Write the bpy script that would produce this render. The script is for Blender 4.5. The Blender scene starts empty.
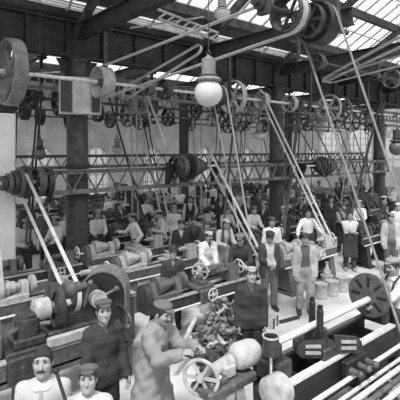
import bpy, bmesh, math, random
import numpy as np
from mathutils import Vector, Matrix
random.seed(7)
S = bpy.context.scene
COL = S.collection
PI = math.pi
# ------------------------------------------------------------------ camera frame (x = along the shop, y = across it)
FPX, CAMZ, HORIZ = 430.0, 3.45, 150.0
FW = Vector((0.652, 0.758)).normalized()
RT = Vector((FW.y, -FW.x))
def PD(px, d):
    "floor point seen in column px at depth d"
    p = RT * ((px - 200) / FPX * d) + FW * d
    return p.x, p.y
def P3(px, py, d):
    x, y = PD(px, d)
    return Vector((x, y, CAMZ - (py - HORIZ) * d / FPX))
def PZ(px, py, z):
    d = FPX * (CAMZ - z) / (py - HORIZ)
    x, y = PD(px, d)
    return Vector((x, y, z))
def UA(px, y):
    "x of the point of the line y = const seen in column px"
    k = (px - 200) / FPX
    return (k * FW.y * y - RT.y * y) / (RT.x - k * FW.x)
def heading(phi):
    a = math.radians(phi)
    v = FW * -math.cos(a) + RT * math.sin(a)
    return math.atan2(v.y, v.x)

# ------------------------------------------------------------------ materials
_m = {}
def mat(name, g, rough=0.75, var=0.25, scale=6.0, spec=0.3, bump=0.0, tint=(1, 1, 1), metal=0.0, wear=0.0):
    if name in _m: return _m[name]
    m = bpy.data.materials.new(name); m.use_nodes = True
    nt = m.node_tree; b = nt.nodes['Principled BSDF']
    b.inputs['Roughness'].default_value = rough
    b.inputs['Specular IOR Level'].default_value = spec
    b.inputs['Metallic'].default_value = metal
    tc = nt.nodes.new('ShaderNodeTexCoord'); n = nt.nodes.new('ShaderNodeTexNoise')
    n.inputs['Scale'].default_value = scale; n.inputs['Detail'].default_value = 5
    r = nt.nodes.new('ShaderNodeValToRGB')
    lo, hi = g * (1 - var), g * (1 + var)
    r.color_ramp.elements[0].position = .3; r.color_ramp.elements[1].position = .7
    r.color_ramp.elements[0].color = (lo * tint[0], lo * tint[1], lo * tint[2], 1)
    r.color_ramp.elements[1].color = (hi * tint[0], hi * tint[1], hi * tint[2], 1)
    if wear:
        e = r.color_ramp.elements.new(.86); e.color = (wear, wear, wear, 1)
    nt.links.new(tc.outputs['Object'], n.inputs['Vector'])
    nt.links.new(n.outputs['Fac'], r.inputs['Fac'])
    nt.links.new(r.outputs['Color'], b.inputs['Base Color'])
    if bump:
        bp = nt.nodes.new('ShaderNodeBump'); bp.inputs['Strength'].default_value = bump; bp.inputs['Distance'].default_value = .02
        nt.links.new(n.outputs['Fac'], bp.inputs['Height']); nt.links.new(bp.outputs['Normal'], b.inputs['Normal'])
    _m[name] = m
    return m
def cloth(g):
    return mat('cloth_%02d' % int(round(g * 100)), g, .95, .1, 4.0, .05, .15)
IRON = mat('black_iron', .016, .5, .4, 7, .4, 0, wear=.1)
IRON2 = mat('dark_iron', .034, .45, .5, 14, .5, 0, wear=.2)
GREY = mat('grey_cast_iron', .085, .45, .4, 14, .5, .1, wear=.35)
LIGHTI = mat('light_cast_iron', .34, .5, .3, 10, .4, .1)
STEEL = mat('bright_steel', .58, .38, .2, 14, .5)
BELT = mat('pale_leather', .42, .8, .2, 5, .15)
MBELT = mat('grey_leather', .2, .8, .25, 5, .15)
DBELT = mat('dark_leather', .06, .8, .3, 5, .15)
WOOD = mat('worn_wood', .26, .85, .4, 5, .1, .2)
DWOOD = mat('dark_wood', .09, .85, .4, 5, .1, .2)
PWOOD = mat('pale_wood', .45, .85, .25, 5, .1, .2)
WHITE = mat('whitewash', .62, .9, .14, 2.5, .05, .2)
WALLM = mat('grey_whitewash', .62, .9, .2, 1.2, .05, .2)
FLOORM = mat('trodden_floor', .44, .9, .3, 1.1, .05, .2)
ROOFM = mat('roof_boards', .10, .9, .4, 1.5, .05)
GIRD = mat('riveted_iron', .035, .6, .4, 4, .3, .1, wear=.08)
COLM = mat('column_iron', .055, .55, .45, 5, .35, .15, wear=.12)
SKIN = mat('skin', .29, .65, .06, 12, .2)
EYE = mat('eye_dark', .02, .4, .1, 12, .3)
HAIR = mat('dark_hair', .03, .8, .3, 40, .2)
BOOT = mat('boot_leather', .035, .6, .3, 10, .3)
WAYM = mat('oiled_ways', .26, .4, .4, 9, .5)
LAMPM = mat('lamp_zinc', .2, .5, .2, 8, .4)
HOODM = mat('hood_iron', .16, .4, .3, 8, .5)
OPAL = mat('opal_glass', .5, .25, .08, 3, .5)
def glass_mat():
    m = bpy.data.materials.new('dusty_glass'); m.use_nodes = True
    nt = m.node_tree; nt.nodes.remove(nt.nodes['Principled BSDF'])
    t = nt.nodes.new('ShaderNodeBsdfTransparent'); d = nt.nodes.new('ShaderNodeBsdfTranslucent')
    d.inputs['Color'].default_value = (.75, .75, .75, 1)
    n = nt.nodes.new('ShaderNodeTexNoise'); n.inputs['Scale'].default_value = 1.5; n.inputs['Detail'].default_value = 6
    tc = nt.nodes.new('ShaderNodeTexCoord'); nt.links.new(tc.outputs['Object'], n.inputs['Vector'])
    r = nt.nodes.new('ShaderNodeMapRange'); r.inputs[1].default_value = .3; r.inputs[2].default_value = .75
    r.inputs[3].default_value = .3; r.inputs[4].default_value = .7
    nt.links.new(n.outputs['Fac'], r.inputs[0])
    mx = nt.nodes.new('ShaderNodeMixShader'); nt.links.new(r.outputs[0], mx.inputs[0])
    nt.links.new(t.outputs[0], mx.inputs[1]); nt.links.new(d.outputs[0], mx.inputs[2])
    nt.links.new(mx.outputs[0], nt.nodes['Material Output'].inputs['Surface'])
    return m
GLASS = glass_mat()

# ------------------------------------------------------------------ mesh building
def basis(a):
    a = Vector(a).normalized()
    h = Vector((0, 0, 1)) if abs(a.z) < .9 else Vector((1, 0, 0))
    e = a.cross(h).normalized()
    return a, e, a.cross(e).normalized()
class MB:
    def __init__(s): s.v = []; s.f = []
    def add(s, vs, fs):
        o = len(s.v); s.v += [tuple(p) for p in vs]; s.f += [tuple(i + o for i in f) for f in fs]; return s
    def box(s, c, d, rz=0, bev=0):
        cx, cy, cz = c; x, y, z = d[0] / 2, d[1] / 2, d[2] / 2
        b = min(bev, x * .9, y * .9, z * .9)
        cr, sr = math.cos(rz), math.sin(rz)
        if b <= 0:
            P = [(i * x, j * y, k * z) for k in (-1, 1) for j in (-1, 1) for i in (-1, 1)]
            F = [(0, 2, 3, 1), (4, 5, 7, 6), (0, 1, 5, 4), (2, 6, 7, 3), (0, 4, 6, 2), (1, 3, 7, 5)]
        else:
            ring = [(-x + b, -y), (x - b, -y), (x, -y + b), (x, y - b), (x - b, y), (-x + b, y), (-x, y - b), (-x, -y + b)]
            ins = [(max(-x + b, min(x - b, p)), max(-y + b, min(y - b, q))) for p, q in ring]
            P = [(p, q, -z) for p, q in ins] + [(p, q, -z + b) for p, q in ring] + [(p, q, z - b) for p, q in ring] + [(p, q, z) for p, q in ins]
            F = [tuple(range(7, -1, -1)), tuple(range(24, 32))]
            for l in range(3):
                for i in range(8):
                    j = (i + 1) % 8; F.append((l * 8 + i, l * 8 + j, l * 8 + 8 + j, l * 8 + 8 + i))
        return s.add([(cx + p * cr - q * sr, cy + p * sr + q * cr, cz + r) for p, q, r in P], F)
    def bar(s, p, q, w, h, up=(0, 0, 1)):
        "rectangular bar from p to q: w sideways, h along up"
        p, q = Vector(p), Vector(q); a = (q - p).normalized(); u = Vector(up)
        e = a.cross(u)
        if e.length < 1e-4: e = a.cross(Vector((1, 0, 0)))
        e.normalize(); n = e.cross(a).normalized()
        P = [o + e * (i * w / 2) + n * (j * h / 2) for o in (p, q) for i, j in ((-1, -1), (1, -1), (1, 1), (-1, 1))]
        return s.add(P, [(3, 2, 1, 0), (4, 5, 6, 7), (0, 1, 5, 4), (1, 2, 6, 5), (2, 3, 7, 6), (3, 0, 4, 7)])
    def rev(s, c, a, prof, n=20, cap=True):
        "revolve (t, r) profile about the axis a through c"
        c = Vector(c); a, e, g = basis(a); P = []; F = []
        for t, r in prof:
            for i in range(n):
                w = 2 * PI * i / n
                P.append(c + a * t + (e * math.cos(w) + g * math.sin(w)) * max(r, 1e-4))
        for k in range(len(prof) - 1):
            for i in range(n):
                j = (i + 1) % n; F.append((k * n + i, k * n + j, k * n + n + j, k * n + n + i))
        if cap:
            F.append(tuple(range(n - 1, -1, -1))); F.append(tuple(range((len(prof) - 1) * n, len(prof) * n)))
        return s.add(P, F)
    def cyl(s, p, q, r, r2=None, n=12):
        p, q = Vector(p), Vector(q)
        return s.rev(p, q - p, [(0, r), ((q - p).length, r if r2 is None else r2)], n)
    def hoop(s, c, a, r0, r1, w, n=24):
        "flat rim: inner r0, outer r1, width w"
        return s.rev(c, a, [(-w / 2, r0), (-w / 2, r1), (0, r1 * 1.015), (w / 2, r1), (w / 2, r0), (-w / 2, r0)], n, False)
    def torus(s, c, a, R, r, n=28, m=8):
        return s.rev(c, a, [(r * math.sin(2 * PI * k / m), R + r * math.cos(2 * PI * k / m)) for k in range(m + 1)], n, False)
    def tube(s, pts, r, n=8):
        for i in range(len(pts) - 1): s.cyl(pts[i], pts[i + 1], r, None, n)
        return s
    def spokes(s, c, a, r0, r1, k, w, ph=0):
        c = Vector(c); a, e, g = basis(a)
        for i in range(k):
            t = 2 * PI * i / k + ph; d = e * math.cos(t) + g * math.sin(t)
            s.bar(c + d * r0, c + d * r1, w, w * .7, a)
        return s
    def prism(s, poly, o, e, g, depth):
        "extrude a 2D polygon (axes e, g at o) by +-depth/2 along e x g"
        o, e, g = Vector(o), Vector(e).normalized(), Vector(g).normalized(); n = e.cross(g)
        k = len(poly)
        P = [o + e * p + g * q + n * (t * depth / 2) for t in (-1, 1) for p, q in poly]
        F = [tuple(range(k - 1, -1, -1)), tuple(range(k, 2 * k))] + [(i, (i + 1) % k, k + (i + 1) % k, k + i) for i in range(k)]
        return s.add(P, F)
    def ball(s, c, r, n=12, sq=(1, 1, 1)):
        c = Vector(c); P = []; F = []; m = max(6, n // 2 + 2)
        for k in range(m + 1):
            th = PI * k / m
            for i in range(n):
                w = 2 * PI * i / n; rr = max(math.sin(th), 1e-3)
                P.append((c.x + r * sq[0] * rr * math.cos(w), c.y + r * sq[1] * rr * math.sin(w), c.z - r * sq[2] * math.cos(th)))
        for k in range(m):
            for i in range(n):
                j = (i + 1) % n; F.append((k * n + i, k * n + j, k * n + n + j, k * n + n + i))
        return s.add(P, F)
    def build(s, name, m, parent=None, smooth=True, ang=35):
        me = bpy.data.meshes.new(name); me.from_pydata(s.v, [], s.f); me.materials.append(m)
        if smooth:
            me.shade_smooth() if hasattr(me, 'shade_smooth') else None
            try: me.set_sharp_from_angle(angle=math.radians(ang))
            except Exception: pass
        me.update()
        o = bpy.data.objects.new(name, me); COL.objects.link(o)
        if parent is not None: o.parent = parent
        return o
def tag(o, label, cat, group=None, kind=None):
    o['label'] = label; o['category'] = cat
    if group: o['group'] = group
    if kind: o['kind'] = kind
    return o
def thing(name, label, cat, loc=(0, 0, 0), rz=0, group=None):
    o = bpy.data.objects.new(name, None); COL.objects.link(o); o.empty_display_size = .1
    o.location = loc; o.rotation_euler = (0, 0, rz)
    return tag(o, label, cat, group)
def kids(o): return [c for c in bpy.data.objects if c.parent == o]
def dup(root, loc, rz=0, label=None, group=None, sc=None):
    def cp(o, par):
        c = o.copy(); COL.objects.link(c)
        if par is not None: c.parent = par
        for k in kids(o): cp(k, c)
        return c
    r = cp(root, None); r.location = loc; r.rotation_euler = (0, 0, rz)
    if sc: r.scale = sc
    if label: r['label'] = label
    if group: r['group'] = group
    elif 'group' in r: del r['group']
    return r
def struct(o, label=None, cat=None):
    o['kind'] = 'structure'
    if label: o['label'] = label; o['category'] = cat
    return o

# ------------------------------------------------------------------ soft bodies: distance fields turned into one continuous surface
def nets(F, org, h):
    nx, ny, nz = F.shape; ins = F < 0
    cnt = np.zeros((nx - 1, ny - 1, nz - 1), np.float32); acc = np.zeros((nx - 1, ny - 1, nz - 1, 3), np.float32)
    def sl(i, j, k): return (slice(i, nx - 1 + i), slice(j, ny - 1 + j), slice(k, nz - 1 + k))
    cor = [(i, j, k) for i in (0, 1) for j in (0, 1) for k in (0, 1)]
    for a in cor:
        for ax in range(3):
            if a[ax]: continue
            b = list(a); b[ax] = 1; b = tuple(b)
            fa, fb = F[sl(*a)], F[sl(*b)]; x = ins[sl(*a)] != ins[sl(*b)]
            t = np.where(x, fa / np.where(x, fa - fb, 1), 0)
            cnt += x
            for q in range(3):
                acc[..., q] += x * (a[q] + (t if q == ax else 0))
    act = cnt > 0; idx = -np.ones(act.shape, np.int64); I = np.argwhere(act); idx[act] = np.arange(len(I))
    V = (I + acc[act] / cnt[act][:, None]) * h + np.array(org)
    Q = []
    for ax in range(3):
        b, c = (ax + 1) % 3, (ax + 2) % 3
        lo = [slice(1, -1)] * 3; lo[ax] = slice(0, -1); hi = [slice(1, -1)] * 3; hi[ax] = slice(1, None)
        s0, s1 = ins[tuple(lo)], ins[tuple(hi)]
        for flip in (0, 1):
            E = np.argwhere((s0 & ~s1) if not flip else (~s0 & s1))
            if not len(E): continue
            base = E.copy(); base[:, b] += 1; base[:, c] += 1
            def g(db, dc):
                w = base.copy(); w[:, b] -= db; w[:, c] -= dc
                return idx[w[:, 0], w[:, 1], w[:, 2]]
            q = [g(1, 1), g(0, 1), g(0, 0), g(1, 0)]
            if flip: q = q[::-1]
            Q.append(np.stack(q, 1))
    return V, np.concatenate(Q) if Q else np.zeros((0, 4), int)
def RY(a): c, s = math.cos(a), math.sin(a); return np.array([[c, 0, s], [0, 1, 0], [-s, 0, c]])
def RZ(a): c, s = math.cos(a), math.sin(a); return np.array([[c, -s, 0], [s, c, 0], [0, 0, 1]])
def cap_(a, b, ra, rb, k=.03, op='u'): return ('c', np.array(a, float), np.array(b, float), ra, rb, k, op)
def ell_(c, r, R=None, k=.03, op='u'): return ('e', np.array(c, float), np.array(r, float), np.eye(3) if R is None else R, 0, k, op)
def field(prims, h, off=0.0, wr=0.0, cut=None, seed=0):
    lo = np.full(3, 9.); hi = np.full(3, -9.)
    for p in prims:
        if p[6] != 'u': continue
        if p[0] == 'c': a = np.minimum(p[1] - p[3], p[2] - p[4]); b = np.maximum(p[1] + p[3], p[2] + p[4])
        else: m = p[2].max(); a, b = p[1] - m, p[1] + m
        lo = np.minimum(lo, a); hi = np.maximum(hi, b)
    lo -= off + 3 * h + .03; hi += off + 3 * h + .03
    n = np.ceil((hi - lo) / h).astype(int) + 1
    ax = [lo[i] + h * np.arange(n[i]) for i in range(3)]
    F = np.full(n, .3, np.float32)
    for p in prims:
        k = p[5]
        if p[0] == 'c': a = np.minimum(p[1] - p[3], p[2] - p[4]); b = np.maximum(p[1] + p[3], p[2] + p[4])
        else: m = p[2].max(); a, b = p[1] - m, p[1] + m
        a = a - off - k - 2.5 * h - .02; b = b + off + k + 2.5 * h + .02
        i0 = np.maximum(0, np.floor((a - lo) / h).astype(int)); i1 = np.minimum(n, np.ceil((b - lo) / h).astype(int) + 1)
        if (i1 <= i0).any(): continue
        sl = tuple(slice(i0[q], i1[q]) for q in range(3))
        X, Y, Z = np.meshgrid(*[ax[q][sl[q]] for q in range(3)], indexing='ij')
        if p[0] == 'c':
            A, B = p[1], p[2]; ba = B - A; L = max(float(ba @ ba), 1e-9)
            dx, dy, dz = X - A[0], Y - A[1], Z - A[2]
            t = np.clip((dx * ba[0] + dy * ba[1] + dz * ba[2]) / L, 0, 1)
            d = np.sqrt((dx - t * ba[0]) ** 2 + (dy - t * ba[1]) ** 2 + (dz - t * ba[2]) ** 2) - (p[3] + t * (p[4] - p[3]))
        else:
            C, r, R = p[1], p[2], p[3]
            q0, q1, q2 = X - C[0], Y - C[1], Z - C[2]
            l = [R[0, i] * q0 + R[1, i] * q1 + R[2, i] * q2 for i in range(3)]
            k0 = np.sqrt(sum((l[i] / r[i]) ** 2 for i in range(3))); k1 = np.sqrt(sum((l[i] / r[i] ** 2) ** 2 for i in range(3)))
            d = k0 * (k0 - 1) / np.maximum(k1, 1e-6)
        f = F[sl]
        if p[6] == 'u':
            d = d - off; w = np.maximum(k - np.abs(f - d), 0) / max(k, 1e-6)
            F[sl] = np.minimum(f, d) - w * w * k / 4
        else:
            F[sl] = np.maximum(f, -d)
    if wr or cut:
        X, Y, Z = np.meshgrid(*ax, indexing='ij')
        if wr:
            s = seed * 1.7
            F = F + wr * (np.sin(31 * Z + 14 * Y + s + 2 * np.sin(17 * X)) * .6 + np.sin(23 * Y - 19 * Z + 27 * X + s * 2) * .5 + np.sin(55 * Z - 30 * X + s) * .3)
        if cut: F = np.maximum(F, cut(X, Y, Z))
    F[0] = F[-1] = .1; F[:, 0] = F[:, -1] = .1; F[:, :, 0] = F[:, :, -1] = .1
    return F.astype(np.float32), lo
def soft(name, prims, h, m, parent, **kw):
    F, lo = field(prims, h, **kw); V, Q = nets(F, lo, h)
    me = bpy.data.meshes.new(name); me.from_pydata(V.tolist(), [], Q.tolist()); me.materials.append(m)
    me.shade_smooth(); me.update()
    o = bpy.data.objects.new(name, me); COL.objects.link(o); o.parent = parent
    return o
# ------------------------------------------------------------------ people
def unit(v): return v / max(np.linalg.norm(v), 1e-9)
def limb(sh, w, l1, l2, pole):
    d = w - sh; L = np.linalg.norm(d)
    if L > (l1 + l2) * .985: w = sh + d / L * (l1 + l2) * .985; d = w - sh; L = np.linalg.norm(d)
    a = (l1 * l1 - l2 * l2 + L * L) / (2 * L); hh = math.sqrt(max(l1 * l1 - a * a, 0)); u = d / L
    p = pole - u * (pole @ u)
    return sh + u * a + unit(p) * hh, w
POSE = dict(down=((.06, .205, .82), (.05, -.205, .82)), bench=((.40, .15, 1.08), (.40, -.13, 1.06)), cross=((.20, -.07, 1.17), (.22, .08, 1.12)),
            clasp=((.22, .03, 1.0), (.23, -.04, 1.02)), wide=((.30, .36, 1.0), (.30, -.36, 1.0)), hip=((.02, .21, .99), (.06, -.25, .82)),
            reachl=((.42, .24, 1.2), (.12, -.26, .86)), reachr=((.10, .26, .9), (.45, -.18, 1.18)), wheel=((.42, .02, 1.0), (.40, -.2, .98)))
PEOPLE = []
def person(label, px, yt, phi=0, H=1.7, d=None, lean=0, hp=0, hy=0, hands='down', vz=1.2, shirt=.45, legs=.08, over=None, hat=('cap', .1), mou=False, rolled=False, apron=None, tie=False, stride=.03, group=None, at=None, seed=None):
    sc = H / 1.7; la = math.radians(lean); Rl = RY(la)
    def T(p):
        p = np.array(p, float)
        if p[2] > .94: q = p - (0, 0, .94); return Rl @ q + (0, 0, .94)
        return p
    Rh = RZ(math.radians(hy)) @ RY(math.radians(hp) + la * .4)
    nk = T((.0, 0, 1.395)); hc = T((.015, 0, 1.475)) + Rh @ np.array((.02, 0, .105))
    top = (hc + Rh @ np.array((0, 0, .125)))[2] * sc
    if d is None: d = (CAMZ - top) * FPX / (yt - HORIZ)
    x, y = PD(px, d)
    # the head, not the feet, is what was measured: step back by its lean
    hd = heading(phi); x -= math.cos(hd) * hc[0] * sc; y -= math.sin(hd) * hc[0] * sc
    seed = len(PEOPLE) if seed is None else seed
    PEOPLE.append((x, y, d))
    root = thing('person', label, 'person', (x, y, 0), hd, group); root.scale = (sc,) * 3
    h = .0085 if d < 5.6 else .0125 if d < 7.5 else .016 if d < 10 else .021
    near = d < 8; hx = lambda p: hc + Rh @ np.array(p, float)
    hands = POSE[hands] if isinstance(hands, str) else hands
    tor = [ell_(T((0, 0, .94)), (.115, .16, .12), Rl, .05), ell_(T((0, 0, 1.1)), (.1, .145, .17), Rl, .05), ell_(T((0, 0, 1.24)), (.115, .16, .16), Rl, .05),
           cap_(T((-.01, .13, 1.338)), T((-.01, -.13, 1.338)), .055, .055, .06), cap_(T((-.015, .05, 1.37)), T((-.015, -.05, 1.37)), .05, .05, .06)]
    A = []; arms = []; foresk = []; wr = []
    for s, w in ((1, hands[0]), (-1, hands[1])):
        sh = T((-.005, s * .168, 1.345)); w = np.array(w, float)
        el, w = limb(sh, w, .28, .255, np.array((-.5, s * .36, -.7)))
        A.append((sh, el, w, s)); f = unit(w - el)
        foresk.append(cap_(el, w, .041, .027, .02))
        n = np.array((0, -s * .4, -1.)) if abs(f[2]) < .75 else np.array((.1, -s, 0.))
        n = unit(n - f * (n @ f)); lat = np.cross(f, n)
        R = np.stack([f, lat, n], 1)
        wr.append(ell_(w + f * .05, (.058, .042, .02), R, .015))
        if near:
            tside = 1 if (lat @ np.array((1., 0, .3))) > 0 else -1
            for i in range(4):
                L = (.075, .085, .08, .06)[i]; b = w + f * .09 + lat * ((1.5 - i) * tside * .0215)
                m1 = b + (f * .9 + n * .42) * L * .55; t = m1 + (f * .45 + n * .9) * L * .5
                wr += [cap_(b, m1, .0105, .0095, .004), cap_(m1, t, .0095, .008, .003)]
            b = w + f * .025 + lat * tside * .035; m1 = b + f * .03 + lat * tside * .022 + n * .015
            wr += [cap_(b, m1, .015, .012, .008), cap_(m1, m1 + f * .035 + n * .012, .012, .009, .003)]
        else:
            wr += [cap_(w + f * .08, w + f * .12 + n * .035, .032, .022, .01)]
        arms += [cap_(sh, el, .056, .047, .03), cap_(el, el + (w - el) * (.18 if rolled else .97), .047, .04 if not rolled else .045, .02)]
    legp = []
    for s in (1, -1):
        kx = .03; fx = s * stride
        legp += [cap_((0, s * .085, .9), (kx + fx * .5, s * .1, .49), .085, .058, .05), cap_((kx + fx * .5, s * .1, .49), (fx - .01, s * .11, .1), .058, .042, .02)]
    head = [ell_(hc, (.096, .076, .12), Rh, .02), ell_(hx((.02, 0, -.062)), (.072, .057, .066), Rh, .03), cap_(nk - (0, 0, .03), hx((-.02, 0, -.05)), .056, .053, .03)]
    face = []
    if d < 14:
        face = [cap_(hx((.092, 0, .012)), hx((.112, 0, -.03)), .009, .016, .012), cap_(hx((.083, .05, .034)), hx((.083, -.05, .034)), .013, .013, .012),
                ell_(hx((.068, 0, -.1)), (.026, .03, .022), Rh, .02)]
        for s in (1, -1):
            face.append(ell_(hx((-.005, s * .079, -.008)), (.02, .011, .033), Rh, .006)); face.append(ell_(hx((.06, s * .042, -.025)), (.03, .026, .022), Rh, .02))
        for s in (1, -1): face.append(ell_(hx((.1, s * .034, .012)), (.019, .023, .013), Rh, .004, 's'))
        face.append(cap_(hx((.099, .022, -.068)), hx((.099, -.022, -.068)), .005, .005, .004, 's'))
    feet = [cap_((-.04 + s * stride, s * .11, .05), (.15 + s * stride, s * .125, .04), .045, .038, .03) for s in (1, -1)]
    body = soft('body', tor + legp + foresk + [cap_(a[0], a[1], .048, .04, .03) for a in A] + head + wr + face + (feet if d > 10 else []), h, SKIN, root)
    # clothing
    skirt = lambda z0, g: [ell_(T((0, 0, .92)), (.12 + g * .3, .16 + g * .3, .14), None, .05), cap_((.0, .07, .9), (.0, .08 + g, z0), .11, .11 + g, .06), cap_((.0, -.07, .9), (.0, -.08 - g, z0), .11, .11 + g, .06)]
    collar = [ell_(T((0, 0, 1.405)), (.063, .066, .03), Rl, .02)]
    kind, og = over if over else ('', 0)
    if kind in ('', 'vest', 'open', 'braces'):
        soft('shirt', tor + arms + collar, h, cloth(shirt), root, off=.013, wr=.004 if h < .02 else .002, seed=seed)
        if d < 8:
            soft('collar', [ell_(T((.004, 0, 1.412)), (.068, .07, .034), Rl, .01), ell_(T((.06, .035, 1.385)), (.03, .035, .022), Rl @ RZ(.5), .01), ell_(T((.06, -.035, 1.385)), (.03, .035, .022), Rl @ RZ(-.5), .01)], h, cloth(min(.7, shirt * 1.5)), root, off=.016, cut=lambda X, Y, Z: Z - 1.432)
            soft('placket', tor, h, cloth(shirt * .7), root, off=.021, cut=lambda X, Y, Z: np.maximum(np.abs(Y) - .017, np.maximum(.03 - X, Z - 1.37)))
            for q in range(4): MB().ball(T((.143 - .035 * (q == 0), 0, 1.31 - q * .1)), .009, 8, (.6, 1, 1)).build('button', IRON2, root)
    elif kind == 'jacket':
        soft('shirt', tor + collar, h, cloth(shirt), root, off=.006)
    if kind == 'vest':
        soft('waistcoat', tor, h, cloth(og), root, off=.024, wr=.003, seed=seed, cut=lambda X, Y, Z: np.maximum(np.minimum(np.clip((Z - 1.12) * .3, 0, .1) - np.abs(Y), X - .02), .86 - Z))
    if kind == 'open':      # jacket worn open over the shirt
        soft('jacket', tor + arms + skirt(.75, .0), h, cloth(og), root, off=.02, wr=.0025, seed=seed, cut=lambda X, Y, Z: np.maximum(np.minimum(.095 + .02 * np.sin(Z * 9) - np.abs(Y), X - .01), .7 - Z))
    if kind == 'jacket':
        soft('jacket', tor + arms + skirt(.75, .0), h, cloth(og), root, off=.021, wr=.007 if near else .004, seed=seed, cut=lambda X, Y, Z: np.maximum(np.minimum(np.clip((Z - vz) * .3, -.02, .1) - np.abs(Y), X - .02), .77 - Z))
        if near:
            for q in range(4):
                p = T((.142, -.02, 1.13 - q * .1)); MB().ball(p, .012, 8, (.5, 1, 1)).build('button', IRON2, root)
    if kind == 'smock':
        soft('shirt', tor + collar, h, cloth(shirt), root, off=.012)
        soft('smock', tor + arms + collar + skirt(.42, .06), h, cloth(og), root, off=.03, wr=.010, seed=seed, cut=lambda X, Y, Z: np.maximum(np.minimum(np.clip((Z - 1.26) * .25, -.02, .06) - np.abs(Y), X - .02), .42 - Z))
    soft('trousers', legp + tor[:1], h, cloth(legs), root, off=.022, wr=.005 if h < .02 else .003, seed=seed + 3, cut=lambda X, Y, Z: np.maximum(Z - 1.03, .07 - Z))
    if apron is not None:
        soft('apron', tor[:3] + skirt(.42, .03), h, cloth(apron), root, off=.036, wr=.004, seed=seed, cut=lambda X, Y, Z: np.maximum(np.maximum(.0 - X, np.abs(Y) - np.where(Z > 1.05, .12, .2)), np.maximum(.4 - Z, Z - 1.08)))
    if kind == 'braces':
        b = MB()
        for s in (1, -1):
            pts = [T((.125, s * .07, 1.02)), T((.15, s * .08, 1.2)), T((.13, s * .09, 1.35)), T((.03, s * .1, 1.455)), T((-.08, s * .09, 1.42)), T((-.14, s * .05, 1.25)), T((-.13, s * .03, 1.02))]
            for q in range(6): b.bar(pts[q], pts[q + 1], .028, .012, (1, 0, .2))
        b.build('braces', cloth(og), root)
    if d < 12:
        for q in feet: soft('boot', [q, cap_((q[1][0] + .01, q[1][1], .1), (q[1][0] + .01, q[1][1], .15), .052, .052, .03)], h, BOOT, root, off=.012, cut=lambda X, Y, Z: -Z + .0)
    if tie:
        MB().ball(T((.09, 0, 1.425)) + (.0, 0, 0), .02, 8, (.7, 1.1, .9)).bar(T((.1, 0, 1.42)), T((.142, 0, 1.22)), .055, .02, (1, 0, 0)).build('necktie', cloth(.05), root)
    hk, hg = hat if hat else ('', 0)
    soft('hair', [ell_(hx((-.004, 0, .022)), (.106, .087, .113), Rh, .02), ell_(hx((.1, 0, -.04)), (.082, .14, .105), Rh, .03, 's')], min(h, .016), HAIR, root, cut=(lambda X, Y, Z: Z - hc[2] - .09) if hk else None)
    if hk == 'cap':
        soft('cap', [ell_(hx((-.02, 0, .092)), (.122, .102, .04), Rh @ RY(-.14), .03), ell_(hx((-.012, 0, .07)), (.1, .084, .03), Rh @ RY(-.1), .02), ell_(hx((.088, 0, .074)), (.05, .062, .011), Rh @ RY(.12), .012)], min(h, .014), cloth(hg), root, wr=.002)
    if hk == 'brim':
        soft('hat', [ell_(hx((-.01, 0, .1)), (.105, .095, .075), Rh, .02), ell_(hx((0, 0, .062)), (.165, .15, .014), Rh, .015)], min(h, .014), cloth(hg), root)
    if d < 14:
        for s in (1, -1):
            MB().ball(hx((.085, s * .032, .011)), .0095, 8).build('eye', EYE, root)
            MB().bar(hx((.1, s * .016, .036)), hx((.088, s * .055, .036)), .007, .006, (0, 0, 1)).build('eyebrow', HAIR, root)
    if mou:
        soft('moustache', [cap_(hx((.106, 0, -.05)), hx((.094, .042, -.06)), .013, .006, .01), cap_(hx((.106, 0, -.05)), hx((.094, -.042, -.06)), .013, .006, .01)], min(h, .009), HAIR, root)
    return root
# ------------------------------------------------------------------ the building
R0, RV = 10.4, 21.6          # first column row, far wall
floor = MB().add([(-3, -3, 0), (34, -3, 0), (34, 24, 0), (-3, 24, 0)], [(0, 1, 2, 3)]).build('floor', FLOORM, None, False); struct(floor)
# far wall along the shop, with arched openings
def wall_with_arches(name, o, e, length, height, t, centres, w, z0, zs, m):
    """wall from o along unit e; openings centred at distances, width w, sill z0, springing zs (round head)"""
    mb = MB(); o = Vector(o); e = Vector(e); n = e.cross(Vector((0, 0, 1)))
    def blk(a, b, c, d):
        mb.box(o + e * ((a + b) / 2) + Vector((0, 0, (c + d) / 2)), (b - a, t, d - c), math.atan2(e.y, e.x))
    x = 0
    for c in centres:
        blk(x, c - w / 2, 0, height); blk(c - w / 2, c + w / 2, 0, z0)
        k = 10
        top = zs + w / 2
        blk(c - w / 2, c + w / 2, top + .02, height)
        for i in range(k):      # spandrel wedges round the arch
            a0, a1 = PI * i / k, PI * (i + 1) / k
            p0 = (c + w / 2 * math.cos(a0), zs + w / 2 * math.sin(a0)); p1 = (c + w / 2 * math.cos(a1), zs + w / 2 * math.sin(a1))
            mb.prism([p0, (p0[0], top + .02), (p1[0], top + .02), p1][::1], o, e, (0, 0, 1), t)
        x = c + w / 2
    blk(x, length, 0, height)
    return struct(mb.build(name, m, None, False))
FAR_C = [UA(p, RV) + 3 for p in (40, 96, 151, 203, 246, 283, 312)]
wall_with_arches('wall_far', (-3, RV, 0), (1, 0, 0), 35.2, 7.0, .35, FAR_C, 1.35, 1.0, 2.95, WALLM)
END_C = [1.4 + 2.6 * i for i in range(5)]
wall_with_arches('wall_right', (32, RV - 13.2, 0), (0, 1, 0), 13.2, 7.0, .35, END_C, 2.0, 2.2, 4.4, mat('end_whitewash', .72, .9, .2, 1.5, .05, .2))
wn = [0]
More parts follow.
